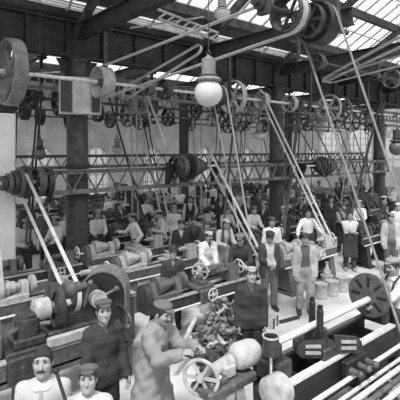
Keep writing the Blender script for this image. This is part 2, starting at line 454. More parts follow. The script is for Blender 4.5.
def arch_window(c, along, w, z0, zs):
    wn[0] += 1
    e = Vector(along); n = e.cross(Vector((0, 0, 1)))
    c = Vector(c)
    poly = [(-w / 2, z0), (w / 2, z0)] + [(w / 2 * math.cos(PI * i / 12), zs + w / 2 * math.sin(PI * i / 12)) for i in range(13)]
    g = MB().prism(poly, c, e, (0, 0, 1), .012).build('window_%d' % wn[0], GLASS, None, False); struct(g)
    fr = MB()
    for q in (-1, 0, 1): fr.bar(c + e * (q * w * .3) + Vector((0, 0, z0)), c + e * (q * w * .3) + Vector((0, 0, zs + w * (.48 if q == 0 else .38))), .04, .05, n)
    z = z0
    while z < zs + .2: fr.bar(c + e * (-w / 2) + Vector((0, 0, z)), c + e * (w / 2) + Vector((0, 0, z)), .05, .035); z += .55
    fr.build('window_frame', PWOOD, g, False)
for c in FAR_C: arch_window((c - 3, RV, 0), (1, 0, 0), 1.35, 1.0, 2.95)
for c in END_C: arch_window((32, RV - 13.2 + c, 0), (0, 1, 0), 2.0, 2.2, 4.4)
# roof: boarded slopes with rooflights; valley over each column row
TAN = math.tan(math.radians(30))
def slope_pt(y, side): return 6.75 + TAN * side * (y - R0)
def strip(name, x0, x1, ya, yb, fz, m, t=.06):
    za, zb = fz(ya), fz(yb)
    vs = [(x0, ya, za), (x1, ya, za), (x1, yb, zb), (x0, yb, zb)]; vs += [(a, b, c + t) for a, b, c in vs]
    return MB().add(vs, [(3, 2, 1, 0), (4, 5, 6, 7), (0, 1, 5, 4), (1, 2, 6, 5), (2, 3, 7, 6), (3, 0, 4, 7)]).build(name, m, None, False)
XA, XB = -2.5, 32
near = lambda y: 6.75 + TAN * (R0 - y)
YR2 = 16.0
far1 = lambda y: 6.75 + TAN * (y - R0)
far2 = lambda y: 6.75 + TAN * (YR2 - R0) - TAN * (y - YR2)
ceil = [strip('ceiling', XA, XB, 9.2, 9.85, near, ROOFM), strip('ceiling', XA, XB, 10.12, R0, near, ROOFM), strip('ceiling', XA, XB, 5.0, 6.2, near, ROOFM),
                strip('ceiling', XA, XB, R0, 12.2, far1, ROOFM), strip('ceiling', XA, XB, 14.8, YR2, far1, ROOFM), strip('ceiling', XA, XB, YR2, 17.0, far2, ROOFM), strip('ceiling', XA, XB, 20.2, RV + .3, far2, ROOFM)]
for c in ceil: struct(c)
def rooflight(x0, x1, ya, yb, fz, step=.62):
    wn[0] += 1
    g = strip('window_%d' % wn[0], x0, x1, ya, yb, fz, GLASS, .01); struct(g)
    b = MB(); x = x0
    while x <= x1 + .01:
        b.bar((x, ya, fz(ya) - .03), (x, yb, fz(yb) - .03), .045, .07); x += step
    for k in range(1, 4):
        y = ya + (yb - ya) * k / 4; b.bar((x0, y, fz(y) - .02), (x1, y, fz(y) - .02), .03, .04)
    b.build('glazing_bar', PWOOD, g, False)
rooflight(XA, XB, 6.2, 9.2, near)
rooflight(-2, 1.6, 9.85, 10.12, near, 1.2); rooflight(3.2, 14.5, 9.85, 10.12, near, 1.2)
struct(strip('ceiling', 1.6, 3.2, 9.85, 10.12, near, ROOFM)); struct(strip('ceiling', 14.5, XB, 9.85, 10.12, near, ROOFM))
rooflight(XA, XB, 12.2, 14.8, far1, 1.0); rooflight(XA, XB, 17.0, 20.2, far2, 1.0)
# purlins and rafters (trim of the roof)
tn = [0]
def trim(mb, m=DWOOD):
    tn[0] += 1; return struct(mb.build('trim_%d' % tn[0], m, None, False))
for y in (6.2, 7.7, 9.2): trim(MB().bar((XA, y, near(y) - .16), (XB, y, near(y) - .16), .16, .26))
for y, f in ((12.2, far1), (14.8, far1), (17.0, far2), (20.2, far2)): trim(MB().bar((XA, y, f(y) - .14), (XB, y, f(y) - .14), .14, .22))
x = .8
BAYS = [.8 + 3.975 * i for i in range(8)]
for x in BAYS:
    trim(MB().bar((x, 5.0, near(5) - .3), (x, R0, near(R0) - .3), .14, .22))
    trim(MB().bar((x, R0, far1(R0) - .3), (x, YR2, far1(YR2) - .3), .14, .22).bar((x, YR2, far2(YR2) - .3), (x, RV, far2(RV) - .3), .14, .22))
# valley plate girder over the columns
XG = 31.7
g = MB().box(((XA + XG) / 2, R0, 6.24), (XG - XA, .03, .86)).box(((XA + XG) / 2, R0, 6.68), (XG - XA, .34, .05)).box(((XA + XG) / 2, R0, 5.82), (XG - XA, .34, .05))
x = XA
while x < XG - .6: g.box((x, R0 - .07, 6.24), (.07, .1, .84)); g.box((x + .5, R0 - .02, 6.6), (.9, .02, .1)); x += 1.0
gir = thing('plate_girder', 'deep riveted plate girder running under the roof valley on the iron columns', 'girder', (0, 0, 0))
g.build('girder_web', GIRD, gir, False)
rv = MB(); x = XA
while x < 24:
    for z in (5.9, 6.6): rv.ball((x, R0 - .05, z), .022, 6, (1, .5, 1))
    x += .25
rv.build('rivets', GREY, gir)['kind'] = 'stuff'
# tie beams across the shop
for i, x in enumerate(BAYS):
    nm = ['first', 'second', 'third', 'fourth', 'fifth', 'sixth', 'seventh', 'eighth'][i]
    for lb, ya, yb in (('dark tie beam above the near bay, %s from the left', 5.0, R0 - .19), ('dark tie beam above the back bay, %s from the left', R0 + .19, RV - .2)):
        t = thing('tie_beam', lb % nm, 'beam', (x, 0, 0)); c, l = (ya + yb) / 2, yb - ya
        MB().box((0, c, 6.42), (.05, l, .34)).build('web', GIRD, t, False)
        for z in (6.6, 6.24): MB().box((0, c, z), (.2, l, .03)).build('flange', GIRD, t, False)
# columns
CX = [4.8 + 7.95 * i for i in range(3)]
CL = ['stout dark iron column with wooden switch box, nearest the camera on the left', 'stout dark iron column behind the men in open jackets, in the middle of the shop', 'stout dark iron column at the right, farthest of the three']
for i, x in enumerate(CX):
    c = thing('iron_column', CL[i], 'column', (x, R0, 0))
    MB().rev((0, 0, .5), (0, 0, 1), [(0, .285), (1.7, .272), (3.2, .265), (5.18, .25), (5.18, .29), (5.24, .29)], 28).build('shaft', COLM, c)
    MB().box((0, 0, .1), (.9, .9, .2), 0, .04).rev((0, 0, .2), (0, 0, 1), [(0, .4), (.1, .4), (.18, .33), (.3, .33), (.32, .29)], 28).build('base', COLM, c)
    cp = MB().box((0, 0, 5.77), (.7, .5, .06))
    for s in (-1, 1): cp.prism([(0, 0), (0, -.55), (.32 * s, 0)][::s], (s * .24, 0, 5.74), (1, 0, 0), (0, 0, 1), .05)
    cp.build('bracket', GIRD, c, False)
    MB().hoop((0, 0, 2.25), (0, 0, 1), .27, .31, .12, 28).hoop((0, 0, 3.05), (0, 0, 1), .265, .3, .1, 28).build('collar', GIRD, c)
# slim posts of the second row
for i, x in enumerate((4.8, 12.75, 20.7)):
    c = thing('slim_post', 'slim dark post of the back row carrying shafting, %s' % ('beside the white pier at left', 'left of the arc lamp', 'right of the middle column')[i], 'post', (x, YR2, 0))
    MB().bar((0, 0, 0), (0, 0, 6.25), .34, .3, (0, 1, 0)).build('shaft', GIRD, c, False)
    MB().box((0, 0, .1), (.6, .6, .2), 0, .03).build('base', GIRD, c)
# whitewashed pier at the left edge
px_, py_ = PD(-12.5, 9.75)
p = thing('masonry_pier', 'whitewashed masonry pier with a dark painted base at the left edge', 'pier', (px_, py_, 0))
MB().box((0, 0, 2.62), (.95, .95, 3.3), 0, .03).build('shaft', mat('pier_white', .72, .9, .1, 2, .05, .2), p)
MB().box((0, 0, .49), (1.0, 1.0, .96), 0, .03).build('base', IRON2, p)
MB().box((0, 0, 5.03), (.8, .8, 1.53), 0, .03).build('upper_shaft', GIRD, p)
# lattice girders
def lattice(label, x0, x1, y, z0, z1, m, step=.62, group=None):
    t = thing('lattice_girder', label, 'girder', (x0, y, z0), 0, group); L = x1 - x0; H = z1 - z0
    for z in (.04, H - .04): MB().box((L / 2, 0, z), (L, .2, .02)).box((L / 2, 0, z + (.05 if z < .1 else -.05)), (L, .03, .1)).build('chord', m, t, False)
    b = MB(); n = int(L / step)
    for i in range(n):
        a, c = i * L / n, (i + 1) * L / n; mid = (a + c) / 2
        b.bar((a, .03, .06), (mid, .03, H - .06), .02, .07, (0, 1, 0)); b.bar((mid, -.03, H - .06), (c, -.03, .06), .02, .07, (0, 1, 0))
    b.build('lattice_bars', m, t, False)
    return t
lattice('riveted lattice girder spanning between the front row of iron columns', 3.22, CX[2], R0 - .44, 2.35, 3.0, HOODM)
lattice('lattice girder carried on the slim posts behind, at head height', 1, 29, YR2 - .3, 2.7, 3.3, GREY)
lattice('high lattice girder crossing just behind the front columns', -1, 29, 12.0, 5.1, 5.75, LIGHTI, .42)
lattice('high lattice girder farther back under the roof', -1, 30, 17.9, 5.5, 6.1, GREY, .6)
# pale lattice strut under the rooflight
a, b = P3(158, 14, 9.4), P3(218, 37, 10.6); d = (b - a)
t = thing('lattice_strut', 'short pale lattice strut slung below the roof at top centre', 'strut', a)
m = MB()
for s in (-1, 1): m.bar(Vector((0, 0, s * .1)), d + Vector((0, 0, s * .1)), .05, .05)
for k in range(8): m.bar(d * (k / 8) + Vector((0, 0, -.1)), d * ((k + 1) / 8) + Vector((0, 0, .1)), .04, .04)
m.build('strut_bars', LIGHTI, t, False)
# ------------------------------------------------------------------ who stands where (column, y of the crown, ...)
person('moustached man in a grey cap and long pale smock leaning over the handwheel machine', 163, 303, phi=62, d=4.95, H=1.72, lean=10, hp=10, hy=-8, hands=((.5, .12, 1.2), (.46, -.16, 1.22)), shirt=.3, legs=.06, over=('smock', .22), hat=('cap', .13), mou=True)
person('young man in dark jacket and cap standing sideways at lower left', 104, 300, phi=38, H=1.72, hp=-6, hy=-14, hands=((.12, .24, .84), (.16, -.22, .84)), shirt=.1, vz=1.33, legs=.03, over=('jacket', .045), hat=('cap', .1))
person('moustached man in pale shirt at the bottom left corner, behind a slanting dark rod', 43, 348, phi=10, H=1.7, hp=-12, hands='down', shirt=.4, legs=.06, hat=None, mou=True, over=None)
person('smiling boy in a dark cap and pale shirt at the bottom edge', 88, 366, phi=8, H=1.56, hp=-14, hands='down', shirt=.42, legs=.06, hat=('cap', .11))
person('youth in dark clothes and pale cap standing behind the long bar', 251, 267, phi=4, H=1.66, hp=-8, hands='down', vz=1.33, shirt=.12, legs=.03, over=('jacket', .04), hat=('cap', .32))
person('man with open pale jacket and pale trousers standing on the bright floor', 305, 233, phi=-4, hands='down', shirt=.12, legs=.3, over=('open', .42), hat=('cap', .08), apron=None)
person('man looking down in an open dark jacket over a pale shirt', 270, 232, phi=8, hp=22, hands='clasp', shirt=.5, legs=.16, over=('open', .07), hat=('cap', .05))
person('man in white shirt and dark cap standing behind the open dark jacket', 272, 217, phi=0, hands='down', shirt=.62, legs=.06, hat=('cap', .08))
person('bareheaded man in white shirt with arms spread over a lathe', 308, 209, phi=0, hands='wide', shirt=.64, legs=.06, hat=None)
person('man in pale undershirt and dark apron with folded arms', 350, 211, phi=-8, hands='cross', shirt=.55, legs=.06, hat=None, rolled=True, apron=.05)
person('man in pale shirt and cap just behind the folded arms man', 359, 200, phi=-20, hands='bench', shirt=.5, legs=.08, hat=('cap', .3))
person('man in white shirt bent over the far end of the heavy lathe', 393, 258, phi=-70, H=1.78, hp=10, hands=((.46, .1, 1.1), (.42, -.14, 1.08)), shirt=.58, legs=.06, hat=('cap', .25), over=('braces', .06), mou=True)
person('moustached man in pale cap and pale jacket working the middle handwheel', 209, 233, phi=28, d=9.8, H=1.6, lean=8, hands='wheel', shirt=.07, legs=.05, over=('smock', .6), hat=('cap', .5), mou=True)
person('youth in dark clothes and dark round hat in front of the group of boys', 173, 247, phi=6, H=1.55, hp=-6, hands='down', vz=1.3, shirt=.2, legs=.03, over=('jacket', .035), hat=('brim', .04))
person('man stooping with dark sleeves and pale face left of the open dark jacket', 240, 234, phi=-14, lean=14, hp=16, hands='bench', shirt=.06, legs=.06, hat=('cap', .18))
person('boy in dark jacket and cap, left one of three behind the round hat', 181, 220, phi=10, H=1.6, hands='down', shirt=.4, legs=.05, over=('jacket', .05), hat=('cap', .07))
person('boy in dark waistcoat, middle one of three behind the round hat', 194, 217, phi=0, H=1.6, hands='down', shirt=.08, legs=.06, over=('vest', .04), hat=('cap', .05))
person('boy in dark jacket, right one of three behind the round hat', 207, 221, phi=-10, H=1.6, hands='clasp', shirt=.4, legs=.05, over=('jacket', .06), hat=('cap', .1))
person('man in pale overall stooping behind the moustached man in pale cap', 226, 219, phi=24, lean=14, hands='bench', shirt=.5, legs=.3, hat=('cap', .4), over=('braces', .1))
person('man in white apron and pale shirt standing tall behind the three boys', 174, 205, phi=6, hands='down', shirt=.5, legs=.4, apron=.6, hat=('cap', .25))
person('man in pale shirt and dark trousers stooping toward the left machines', 158, 210, phi=-70, lean=20, hands='bench', shirt=.5, legs=.05, hat=('cap', .3))
person('broad man in white shirt with folded arms above the three boys', 205, 192, phi=0, hands='cross', shirt=.62, legs=.1, hat=('cap', .3), over=('braces', .1))
person('man in dark waistcoat and pale sleeves left of the broad man in white', 190, 196, phi=10, hands='hip', shirt=.52, legs=.06, over=('vest', .05), hat=('cap', .1))
person('man in dark jacket half hidden right of the broad man in white', 221, 195, phi=-10, hands='down', shirt=.4, legs=.05, over=('jacket', .06), hat=('cap', .3))
person('man in white shirt stretching an arm over a machine at left', 132, 213, phi=-60, lean=8, hands='reachr', shirt=.58, legs=.1, hat=('cap', .22))
person('man in white shirt standing just right of the nearest iron column', 98, 210, phi=20, hands='bench', shirt=.58, legs=.07, hat=('cap', .3))
person('man in pale shirt bending over work beside the white pier', 26, 219, phi=40, lean=10, hands='bench', shirt=.55, legs=.07, hat=('cap', .3))
person('man in white shirt left of the nearest iron column, with a pale cap', 56, 216, phi=-20, hands='bench', shirt=.6, legs=.06, hat=('cap', .35))
person('man in pale shirt close behind the white shirted man with the pale cap', 66, 218, phi=30, d=12.3, hands='down', shirt=.48, legs=.05, hat=('cap', .12))
person('small dark-clothed man far behind the pale cap at left', 45, 207, phi=0, hands='down', shirt=.15, legs=.05, over=('jacket', .08), hat=('cap', .2))
person('man in long pale coat and dark waistcoat under the slanting dark belts', 391, 213, phi=-12, hands='down', shirt=.2, legs=.1, over=('open', .4), hat=('cap', .2))
person('man in dark jacket standing behind the bareheaded man at right', 331, 196, phi=0, hands='down', shirt=.3, legs=.05, over=('jacket', .05), hat=('cap', .05))
person('man in dark waistcoat behind the folded arms man, to his left', 343, 203, phi=12, hands='bench', shirt=.2, legs=.05, over=('vest', .04), hat=('cap', .08))
person('man in a dark jacket before the pale end wall, under the right column', 355, 187, phi=-8, hands='down', shirt=.5, legs=.06, over=('jacket', .1), hat=('cap', .1))
person('man with dark waistcoat before the pale end wall, left of the others', 337, 182, phi=8, hands='down', shirt=.14, legs=.06, over=('vest', .07), hat=('cap', .25))
person('small man in grey shirt far back by the pale end wall', 319, 181, phi=0, hands='down', shirt=.3, legs=.08, hat=('cap', .1))
person('small man in dark jacket between the grey shirt and the waistcoat, far back', 327, 188, phi=-20, hands='down', shirt=.3, legs=.05, over=('jacket', .06), hat=('cap', .2))
person('man in grey jacket behind the long dark belts at right', 372, 187, phi=-10, hands='hip', shirt=.4, legs=.06, over=('jacket', .14), hat=('cap', .1))
person('man in white shirt and pale cap at the right edge', 398, 203, phi=-30, hands='bench', shirt=.6, legs=.06, hat=('cap', .5))
person('man in dark jacket close to the middle iron column, on its left', 264, 201, phi=-40, hands='down', shirt=.4, legs=.05, over=('jacket', .05), hat=('cap', .3))
person('man in pale shirt between the belts left of the middle column', 254, 206, phi=20, lean=8, hands='bench', shirt=.5, legs=.1, hat=('cap', .12))
person('man in dark apron bending over a lathe behind the pale overall', 228, 206, phi=30, lean=12, hands='bench', shirt=.4, legs=.08, apron=.07, hat=('cap', .14))
far = [(240, 190, 'pale shirt', .5, None), (248, 196, 'dark jacket', .4, .06), (234, 182, 'grey jacket', .4, .16), (284, 206, 'dark jacket', .4, .05), (291, 184, 'pale shirt', .5, None), (213, 184, 'white shirt', .62, None), (164, 196, 'dark jacket', .4, .06), (146, 197, 'white shirt', .6, None),
       (120, 201, 'dark jacket', .4, .07), (180, 188, 'pale shirt', .52, None), (260, 190, 'grey jacket', .4, .13), (302, 197, 'dark jacket', .4, .07), (310, 189, 'pale shirt', .5, None), (270, 184, 'white shirt', .6, None), (200, 180, 'dark jacket', .4, .07), (225, 180, 'pale shirt', .5, None),
       (150, 186, 'grey shirt', .25, None), (110, 195, 'pale shirt', .5, None), (135, 190, 'dark jacket', .4, .07), (345, 180, 'pale shirt', .5, None), (362, 179, 'dark jacket', .4, .09), (380, 182, 'pale shirt', .5, None), (384, 196, 'dark jacket', .3, .06), (392, 186, 'white shirt', .6, None), (298, 180, 'grey jacket', .4, .14), (282, 193, 'pale shirt', .5, None)]
wh = {240: 'behind the stooping man', 248: 'left of the middle column, half way back', 234: 'far back below the hanging small lamp', 284: 'right beside the middle iron column', 291: 'far back, right of the middle column', 213: 'far back under the arc lamp', 164: 'behind the white apron man at left', 146: 'half way back under the left arched windows',
      120: 'behind the man stretching an arm', 180: 'far back behind the dark waistcoat and pale sleeves', 260: 'far back, left of the middle column', 302: 'behind the bareheaded man, left of him', 310: 'far back above the bareheaded man', 270: 'far back and hidden partly by the middle column', 200: 'farthest back, above the broad man in white', 225: 'far back, above the half hidden dark jacket',
      150: 'far back under the third arched window', 110: 'far back, right of the nearest column', 135: 'far back under the lattice girder at left', 345: 'far back against the pale end wall, in the middle', 362: 'against the pale end wall, right of the middle', 380: 'far back against the pale end wall at right', 384: 'behind the long pale coat at right', 392: 'far back near the right edge', 298: 'farthest back, right of the middle column', 282: 'behind the middle iron column, to its right'}
rp = random.Random(5)
for px, yt, w, sh, jk in far:
    person('small distant man in %s, %s' % (w, wh[px]), px, yt, phi=rp.uniform(-60, 60), H=rp.uniform(1.62, 1.75), hands=rp.choice(('down', 'bench', 'cross', 'hip')), shirt=sh, legs=rp.choice((.05, .08, .14)), over=('jacket', jk) if jk else None, hat=('cap', rp.choice((.06, .12, .3, .45))))
# ------------------------------------------------------------------ machines
def handwheel(name, c, a, R, m, par, k=5, rim=.018, grip=True):
    w = MB().torus(c, a, R, rim, 28, 8).spokes(c, a, .02, R, k, rim * 1.5); ax = Vector(a).normalized()
    w.cyl(Vector(c) - ax * .04, Vector(c) + ax * .04, R * .2)
    o = w.build(name, m, par)
    if grip:
        _, e, g = basis(a); p = Vector(c) + e * R
        MB().cyl(p, p + ax * .09, .014, .018).build('crank_handle', STEEL, o)
    return o
def make_lathe(label, L=2.1, body=IRON2, light=GREY, group=None, kind=0):
    t = thing('lathe', label, 'lathe', (0, 0, 0), 0, group); a, b = -L / 2, L / 2
    m = MB()
    for s in (-1, 1): m.box((0, s * .13, .74), (L, .07, .2), 0, .01)
    n = int(L / .4)
    for i in range(n + 1): m.box((a + .04 + (L - .08) * i / n, 0, .73), (.05, .24, .15))
    m.box((0, 0, .64), (L * .96, .16, .04)).build('bed', body, t)
    m = MB()
    for s in (-1, 1): m.prism([(-.045, 0), (.045, 0), (.03, .03), (-.03, .03)], (0, s * .13, .84), (0, 1, 0), (0, 0, 1), L)
    m.build('ways', WAYM, t)
    for x in (a + .28, b - .28):
        m = MB().prism([(-.3, 0), (-.12, 0), (-.1, .1), (.1, .1), (.12, 0), (.3, 0), (.26, .08), (.17, .64), (-.17, .64), (-.26, .08)], (x, 0, 0), (0, 1, 0), (0, 0, 1), .2)
        m.box((x, 0, .03), (.3, .66, .06), 0, .01); m.build('leg', body, t)
    m = MB().box((a + .34, 0, .9), (.66, .3, .12), 0, .02)
    for x in (a + .08, a + .6): m.prism([(-.15, 0), (.15, 0), (.11, .26), (.05, .33), (-.05, .33), (-.11, .26)], (x, 0, .84), (0, 1, 0), (0, 0, 1), .12)
    m.build('headstock', light, t)
    m = MB().rev((a + .15, 0, 1.08), (1, 0, 0), [(0, .17), (.1, .17), (.1, .135), (.2, .135), (.2, .1), (.3, .1), (.3, .07), (.38, .07)], 20)
    m.build('cone_pulley', LIGHTI if kind == 2 else GREY, t)
    m = MB().cyl((a - .06, 0, 1.08), (a + .74, 0, 1.08), .035).rev((a + .7, 0, 1.08), (1, 0, 0), [(0, .06), (.02, .15), (.09, .15), (.1, .12)], 20)
    m.build('chuck', light, t)
    m = MB().prism([(-.14, 0), (.14, 0), (.08, .2), (.07, .3), (-.07, .3), (-.08, .2)], (b - .3, 0, .86), (0, 1, 0), (0, 0, 1), .26).cyl((b - .62, 0, 1.08), (b - .1, 0, 1.08), .055).cyl((b - .72, 0, 1.08), (b - .6, 0, 1.08), .005, .035)
    ts = m.build('tailstock', light, t); handwheel('handwheel', (b - .06, 0, 1.08), (1, 0, 0), .13, STEEL, ts, 4, .014)
    x = random.uniform(-.1, .25) * L
    m = MB().box((x, 0, .9), (.42, .36, .07), 0, .01).box((x, -.22, .76), (.34, .07, .26), 0, .02).box((x, 0, .97), (.16, .3, .08), 0, .01).box((x, 0, 1.05), (.1, .1, .08), 0, .01).box((x - .02, .03, 1.07), (.03, .26, .03))
    cg = m.build('carriage', light, t); handwheel('handwheel', (x + .08, -.29, .78), (0, 1, 0), .11, STEEL, cg, 4, .013)
    MB().cyl((a + .02, -.21, .66), (b - .05, -.21, .66), .02, None, 8).build('lead_screw', STEEL, t)
    MB().prism([(-.17, 0), (.17, 0), (.17, .3)] + [(.17 * math.cos(PI * k / 8), .3 + .17 * math.sin(PI * k / 8)) for k in range(1, 8)] + [(-.17, .3)], (a - .06, -.02, .7), (0, 1, 0), (0, 0, 1), .12).build('gear_guard', body, t)
    if kind == 2: m = MB().box((.2, .05, .3), (L * .5, .4, .03)).box((.1, .05, .4), (.35, .2, .16)).build('tray', DWOOD, t)
    return t
def make_drill(label, group=None):
    t = thing('drill_press', label, 'drill', (0, 0, 0), 0, group)
    MB().box((.1, 0, .05), (.8, .5, .1), 0, .02).build('base', IRON2, t)
    MB().rev((-.15, 0, .1), (0, 0, 1), [(0, .14), (.1, .1), (1.75, .085), (1.8, .1)], 20).build('column', IRON2, t)
    tb = MB().rev((.2, 0, .85), (0, 0, 1), [(0, .1), (.03, .23), (.08, .23)], 24).bar((-.1, 0, .86), (.2, 0, .86), .12, .12).build('table', STEEL, t)
    m = MB().prism([(-.25, 0), (.1, 0), (.3, .1), (.34, .3), (.1, .36), (-.25, .25)], (0, 0, 1.55), (1, 0, 0), (0, 0, 1), .16).build('head', GREY, t)
    MB().cyl((.22, 0, 1.1), (.22, 0, 2.1), .03).cyl((.22, 0, 1.05), (.22, 0, 1.25), .05).cyl((.22, 0, .98), (.22, 0, 1.08), .012).build('spindle', STEEL, t)
    MB().rev((-.3, -.02, 1.85), (0, 1, 0), [(-.16, .14), (-.08, .14), (-.08, .11), (0, .11), (0, .08), (.08, .08)], 20).build('cone_pulley', GREY, t)
    handwheel('handwheel', (.1, -.16, 1.6), (0, 1, 0), .13, GREY, t, 4, .014)
    return t
def make_miller(label, group=None):
    t = thing('milling_machine', label, 'milling machine', (0, 0, 0), 0, group)
    MB().box((0, 0, .06), (.9, .6, .12), 0, .02).prism([(-.3, 0), (.3, 0), (.24, .5), (.22, 1.4), (-.22, 1.4), (-.26, .5)], (.1, 0, .1), (0, 1, 0), (0, 0, 1), .5).build('body', IRON2, t)
    MB().prism([(0, 0), (.5, .1), (.5, .3), (0, .3)], (-.65, 0, .5), (1, 0, 0), (0, 0, 1), .26).build('knee', GREY, t)
    tb = MB().box((-.4, 0, .87), (.34, 1.1, .1), 0, .01).build('table', STEEL, t)
    handwheel('handwheel', (-.4, -.62, .87), (0, 1, 0), .15, STEEL, tb, 5, .014)
    MB().cyl((-.72, 0, 1.36), (.35, 0, 1.36), .06).box((-.62, 0, 1.25), (.1, .14, .3), 0, .02).build('overarm', LIGHTI, t)
    MB().rev((.08, 0, 1.14), (1, 0, 0), [(-.5, .04), (-.3, .04), (-.3, .09), (-.26, .09), (-.26, .04), (.3, .04), (.3, .2), (.4, .2), (.4, .15), (.5, .15), (.5, .1), (.6, .1)], 20).build('spindle', LIGHTI, t)
    return t
def make_bench(label, L=1.8, group=None):
    t = thing('work_bench', label, 'bench', (0, 0, 0), 0, group)
    MB().box((0, 0, .82), (L, .62, .07), 0, .01).build('top', WOOD, t)
    for sx in (-1, 1):
        for sy in (-1, 1): MB().box((sx * (L / 2 - .1), sy * .24, .395), (.1, .1, .79)).build('leg', DWOOD, t)
    MB().box((0, 0, .25), (L - .1, .5, .04)).build('shelf', DWOOD, t)
    MB().box((L * .3, -.22, .93), (.12, .24, .14), 0, .02).box((L * .3, -.38, .97), (.2, .04, .1), 0, .01).cyl((L * .3, -.4, .93), (L * .3, -.56, .93), .015).cyl((L * .3 - .12, -.55, .93), (L * .3 + .12, -.55, .93), .009).build('vice', IRON2, t)
    return t
def casting(name, s, m, par=None, kind=None):
    "a rough casting: flange, barrel, elbow, lug or dumb-bell"
    k = random.randrange(5) if kind is None else kind
    b = MB()
    if k == 0: b.rev((0, 0, 0), (1, 0, 0), [(-s, s * .55), (-s * .8, s * .55), (-s * .8, s * .3), (s * .7, s * .34), (s * .7, s * .6), (s * .95, s * .6)], 14)
    elif k == 1: b.box((0, 0, 0), (s * 1.9, s, s * .5), 0, s * .14).cyl((s * .4, 0, 0), (s * .4, 0, s * .75), s * .35).cyl((-s * .5, 0, 0), (-s * .5, 0, s * .5), s * .25)
    elif k == 2: b.tube([(-s, 0, 0), (-s * .3, 0, 0), (s * .2, 0, s * .25), (s * .45, 0, s * .9)], s * .34, 12).rev((-s, 0, 0), (1, 0, 0), [(-.1 * s, s * .6), (.1 * s, s * .6)], 14).rev((s * .45, 0, s * .9), (0, 0, 1), [(-.1 * s, s * .55), (.1 * s, s * .55)], 14)
    elif k == 3: b.ball((0, 0, 0), s * .6, 12, (1.3, .9, .8)).cyl((0, 0, 0), (s * 1.1, 0, 0), s * .3, s * .36).cyl((0, -s * .9, 0), (0, s * .9, 0), s * .26)
    else: b.hoop((0, 0, 0), (0, 0, 1), s * .35, s * .75, s * .4, 18).box((s * .8, 0, 0), (s * .5, s * .3, s * .3), 0, .01)
    return b.build(name, m, par)
FOOT = []          # footprints already taken: x, y, half x, half y
def claim(x, y, hx, hy): FOOT.append((x, y, hx, hy))
def free(x, y, hx, hy, pr=.27):
    for a, b, c, d in FOOT:
        if abs(x - a) < hx + c and abs(y - b) < hy + d: return False
    for a, b, _ in PEOPLE:
        if abs(x - a) < hx + pr and abs(y - b) < hy + pr: return False
    return True

# --- the big lathe in the right foreground
BV = 3.23
t = thing('heavy_lathe', 'long heavy lathe in the right foreground turning a pale bar', 'lathe', (3.85, BV, 0))
L = 2.5
m = MB()
for s in (-1, 1): m.box((L / 2, s * .235, .66), (L, .09, .34), 0, .01)
for i in range(7): m.box((.1 + i * (L - .2) / 6, 0, .6), (.06, .42, .2))
m.box((L / 2, -.25, .46), (L, .07, .1), 0, .01).build('bed', IRON, t)
for s in (-1, 1): MB().box((L / 2, s * .24, .845), (L, .1 if s < 0 else .07, .03)).build('way', STEEL if s < 0 else GREY, t)
for x in (.3, L - .4): MB().prism([(-.34, 0), (.34, 0), (.28, .1), (.26, .5), (-.26, .5), (-.28, .1)], (x, 0, 0), (0, 1, 0), (0, 0, 1), .4).build('leg', IRON, t)
MB().cyl((-.05, 0, 1.2), (2.25, 0, 1.22), .042, .046, 16).build('bar_stock', STEEL, t)
m = MB().box((.03, 0, .95), (.3, .36, .22), 0, .02).box((.03, 0, 1.12), (.2, .18, .2), 0, .03)
m.build('tailstock', IRON2, t)
# steady rest: cross slide with slotted wings, two tall posts
sx = UA(316, BV) - 3.85
st = MB().box((sx, 0, .93), (.36, .5, .14), 0, .02).box((sx, 0, 1.08), (.16, .26, .2), 0, .02)
st = st.build('steady_rest', IRON2, t)
for s in (-1, 1):
    MB().box((sx + .09 * s, s * .12, 1.22), (.075, .075, .46), 0, .015).box((sx + .09 * s, s * .12, 1.47), (.05, .05, .06)).build('post', IRON, st)
    w = .17
    poly = [(0, 0), (.3, 0), (.36, .06), (.34, .15), (.26, .2), (0, .22)]
    MB().prism([(p * s, q) for p, q in poly][::s], (sx + s * .1, -.2, .88), (RT.x, RT.y, 0), (0, 0, 1), .05).build('wing', IRON2, st)
    sl = MB()
    for q in (.07, .15): sl.bar(Vector((sx + s * .1, -.232, .88 + q)) + Vector((RT.x, RT.y, 0)) * s * .07 + Vector((-.018, -.0, 0)), Vector((sx + s * .1, -.232, .88 + q)) + Vector((RT.x, RT.y, 0)) * s * .26 + Vector((-.018, 0, 0)), .02, .035)
    sl.build('slot', LIGHTI, st, False)
fx = 2.24
m = MB().rev((fx, 0, 1.28), (1, 0, 0), [(0, .05), (.0, .32), (.06, .32), (.07, .1), (.12, .1)], 32).build('faceplate', GREY, t)
s2 = MB()
for k in range(8):
    a = 2 * PI * k / 8; s2.bar((fx - .003, .13 * math.cos(a), 1.28 + .13 * math.sin(a)), (fx - .003, .27 * math.cos(a), 1.28 + .27 * math.sin(a)), .035, .012, (1, 0, 0))
s2.build('slots', IRON, m, False)
MB().box((fx + .2, 0, 1.02), (.2, .4, .34), 0, .04).cyl((fx + .08, 0, 1.28), (fx + .3, 0, 1.28), .13, .12, 18).build('headstock', IRON2, t)
for k, z, r, mm in ((0, .62, .03, STEEL), (1, .5, .025, STEEL)): MB().cyl((-.3, -.40 - .07 * k, z), (L, -.40 - .07 * k, z), r).build('feed_rod', mm, t)
cg = MB().box((1.25, -.34, .66), (.5, .1, .3), 0, .02).box((1.25, -.4, .6), (.2, .12, .16), 0, .02)
cg = cg.build('apron', IRON, t)
for q in (-.18, .02, .2): MB().cyl((1.25 + q, -.38, .7), (1.25 + q, -.5, .7), .045, .035).ball((1.25 + q, -.52, .7), .045).build('knob', GREY, cg)
MB().rev((-.42, -.34, .93), (1, .0, 0), [(0, .12), (.02, .165), (.2, .165), (.22, .05)], 28).build('drum', LIGHTI, t)
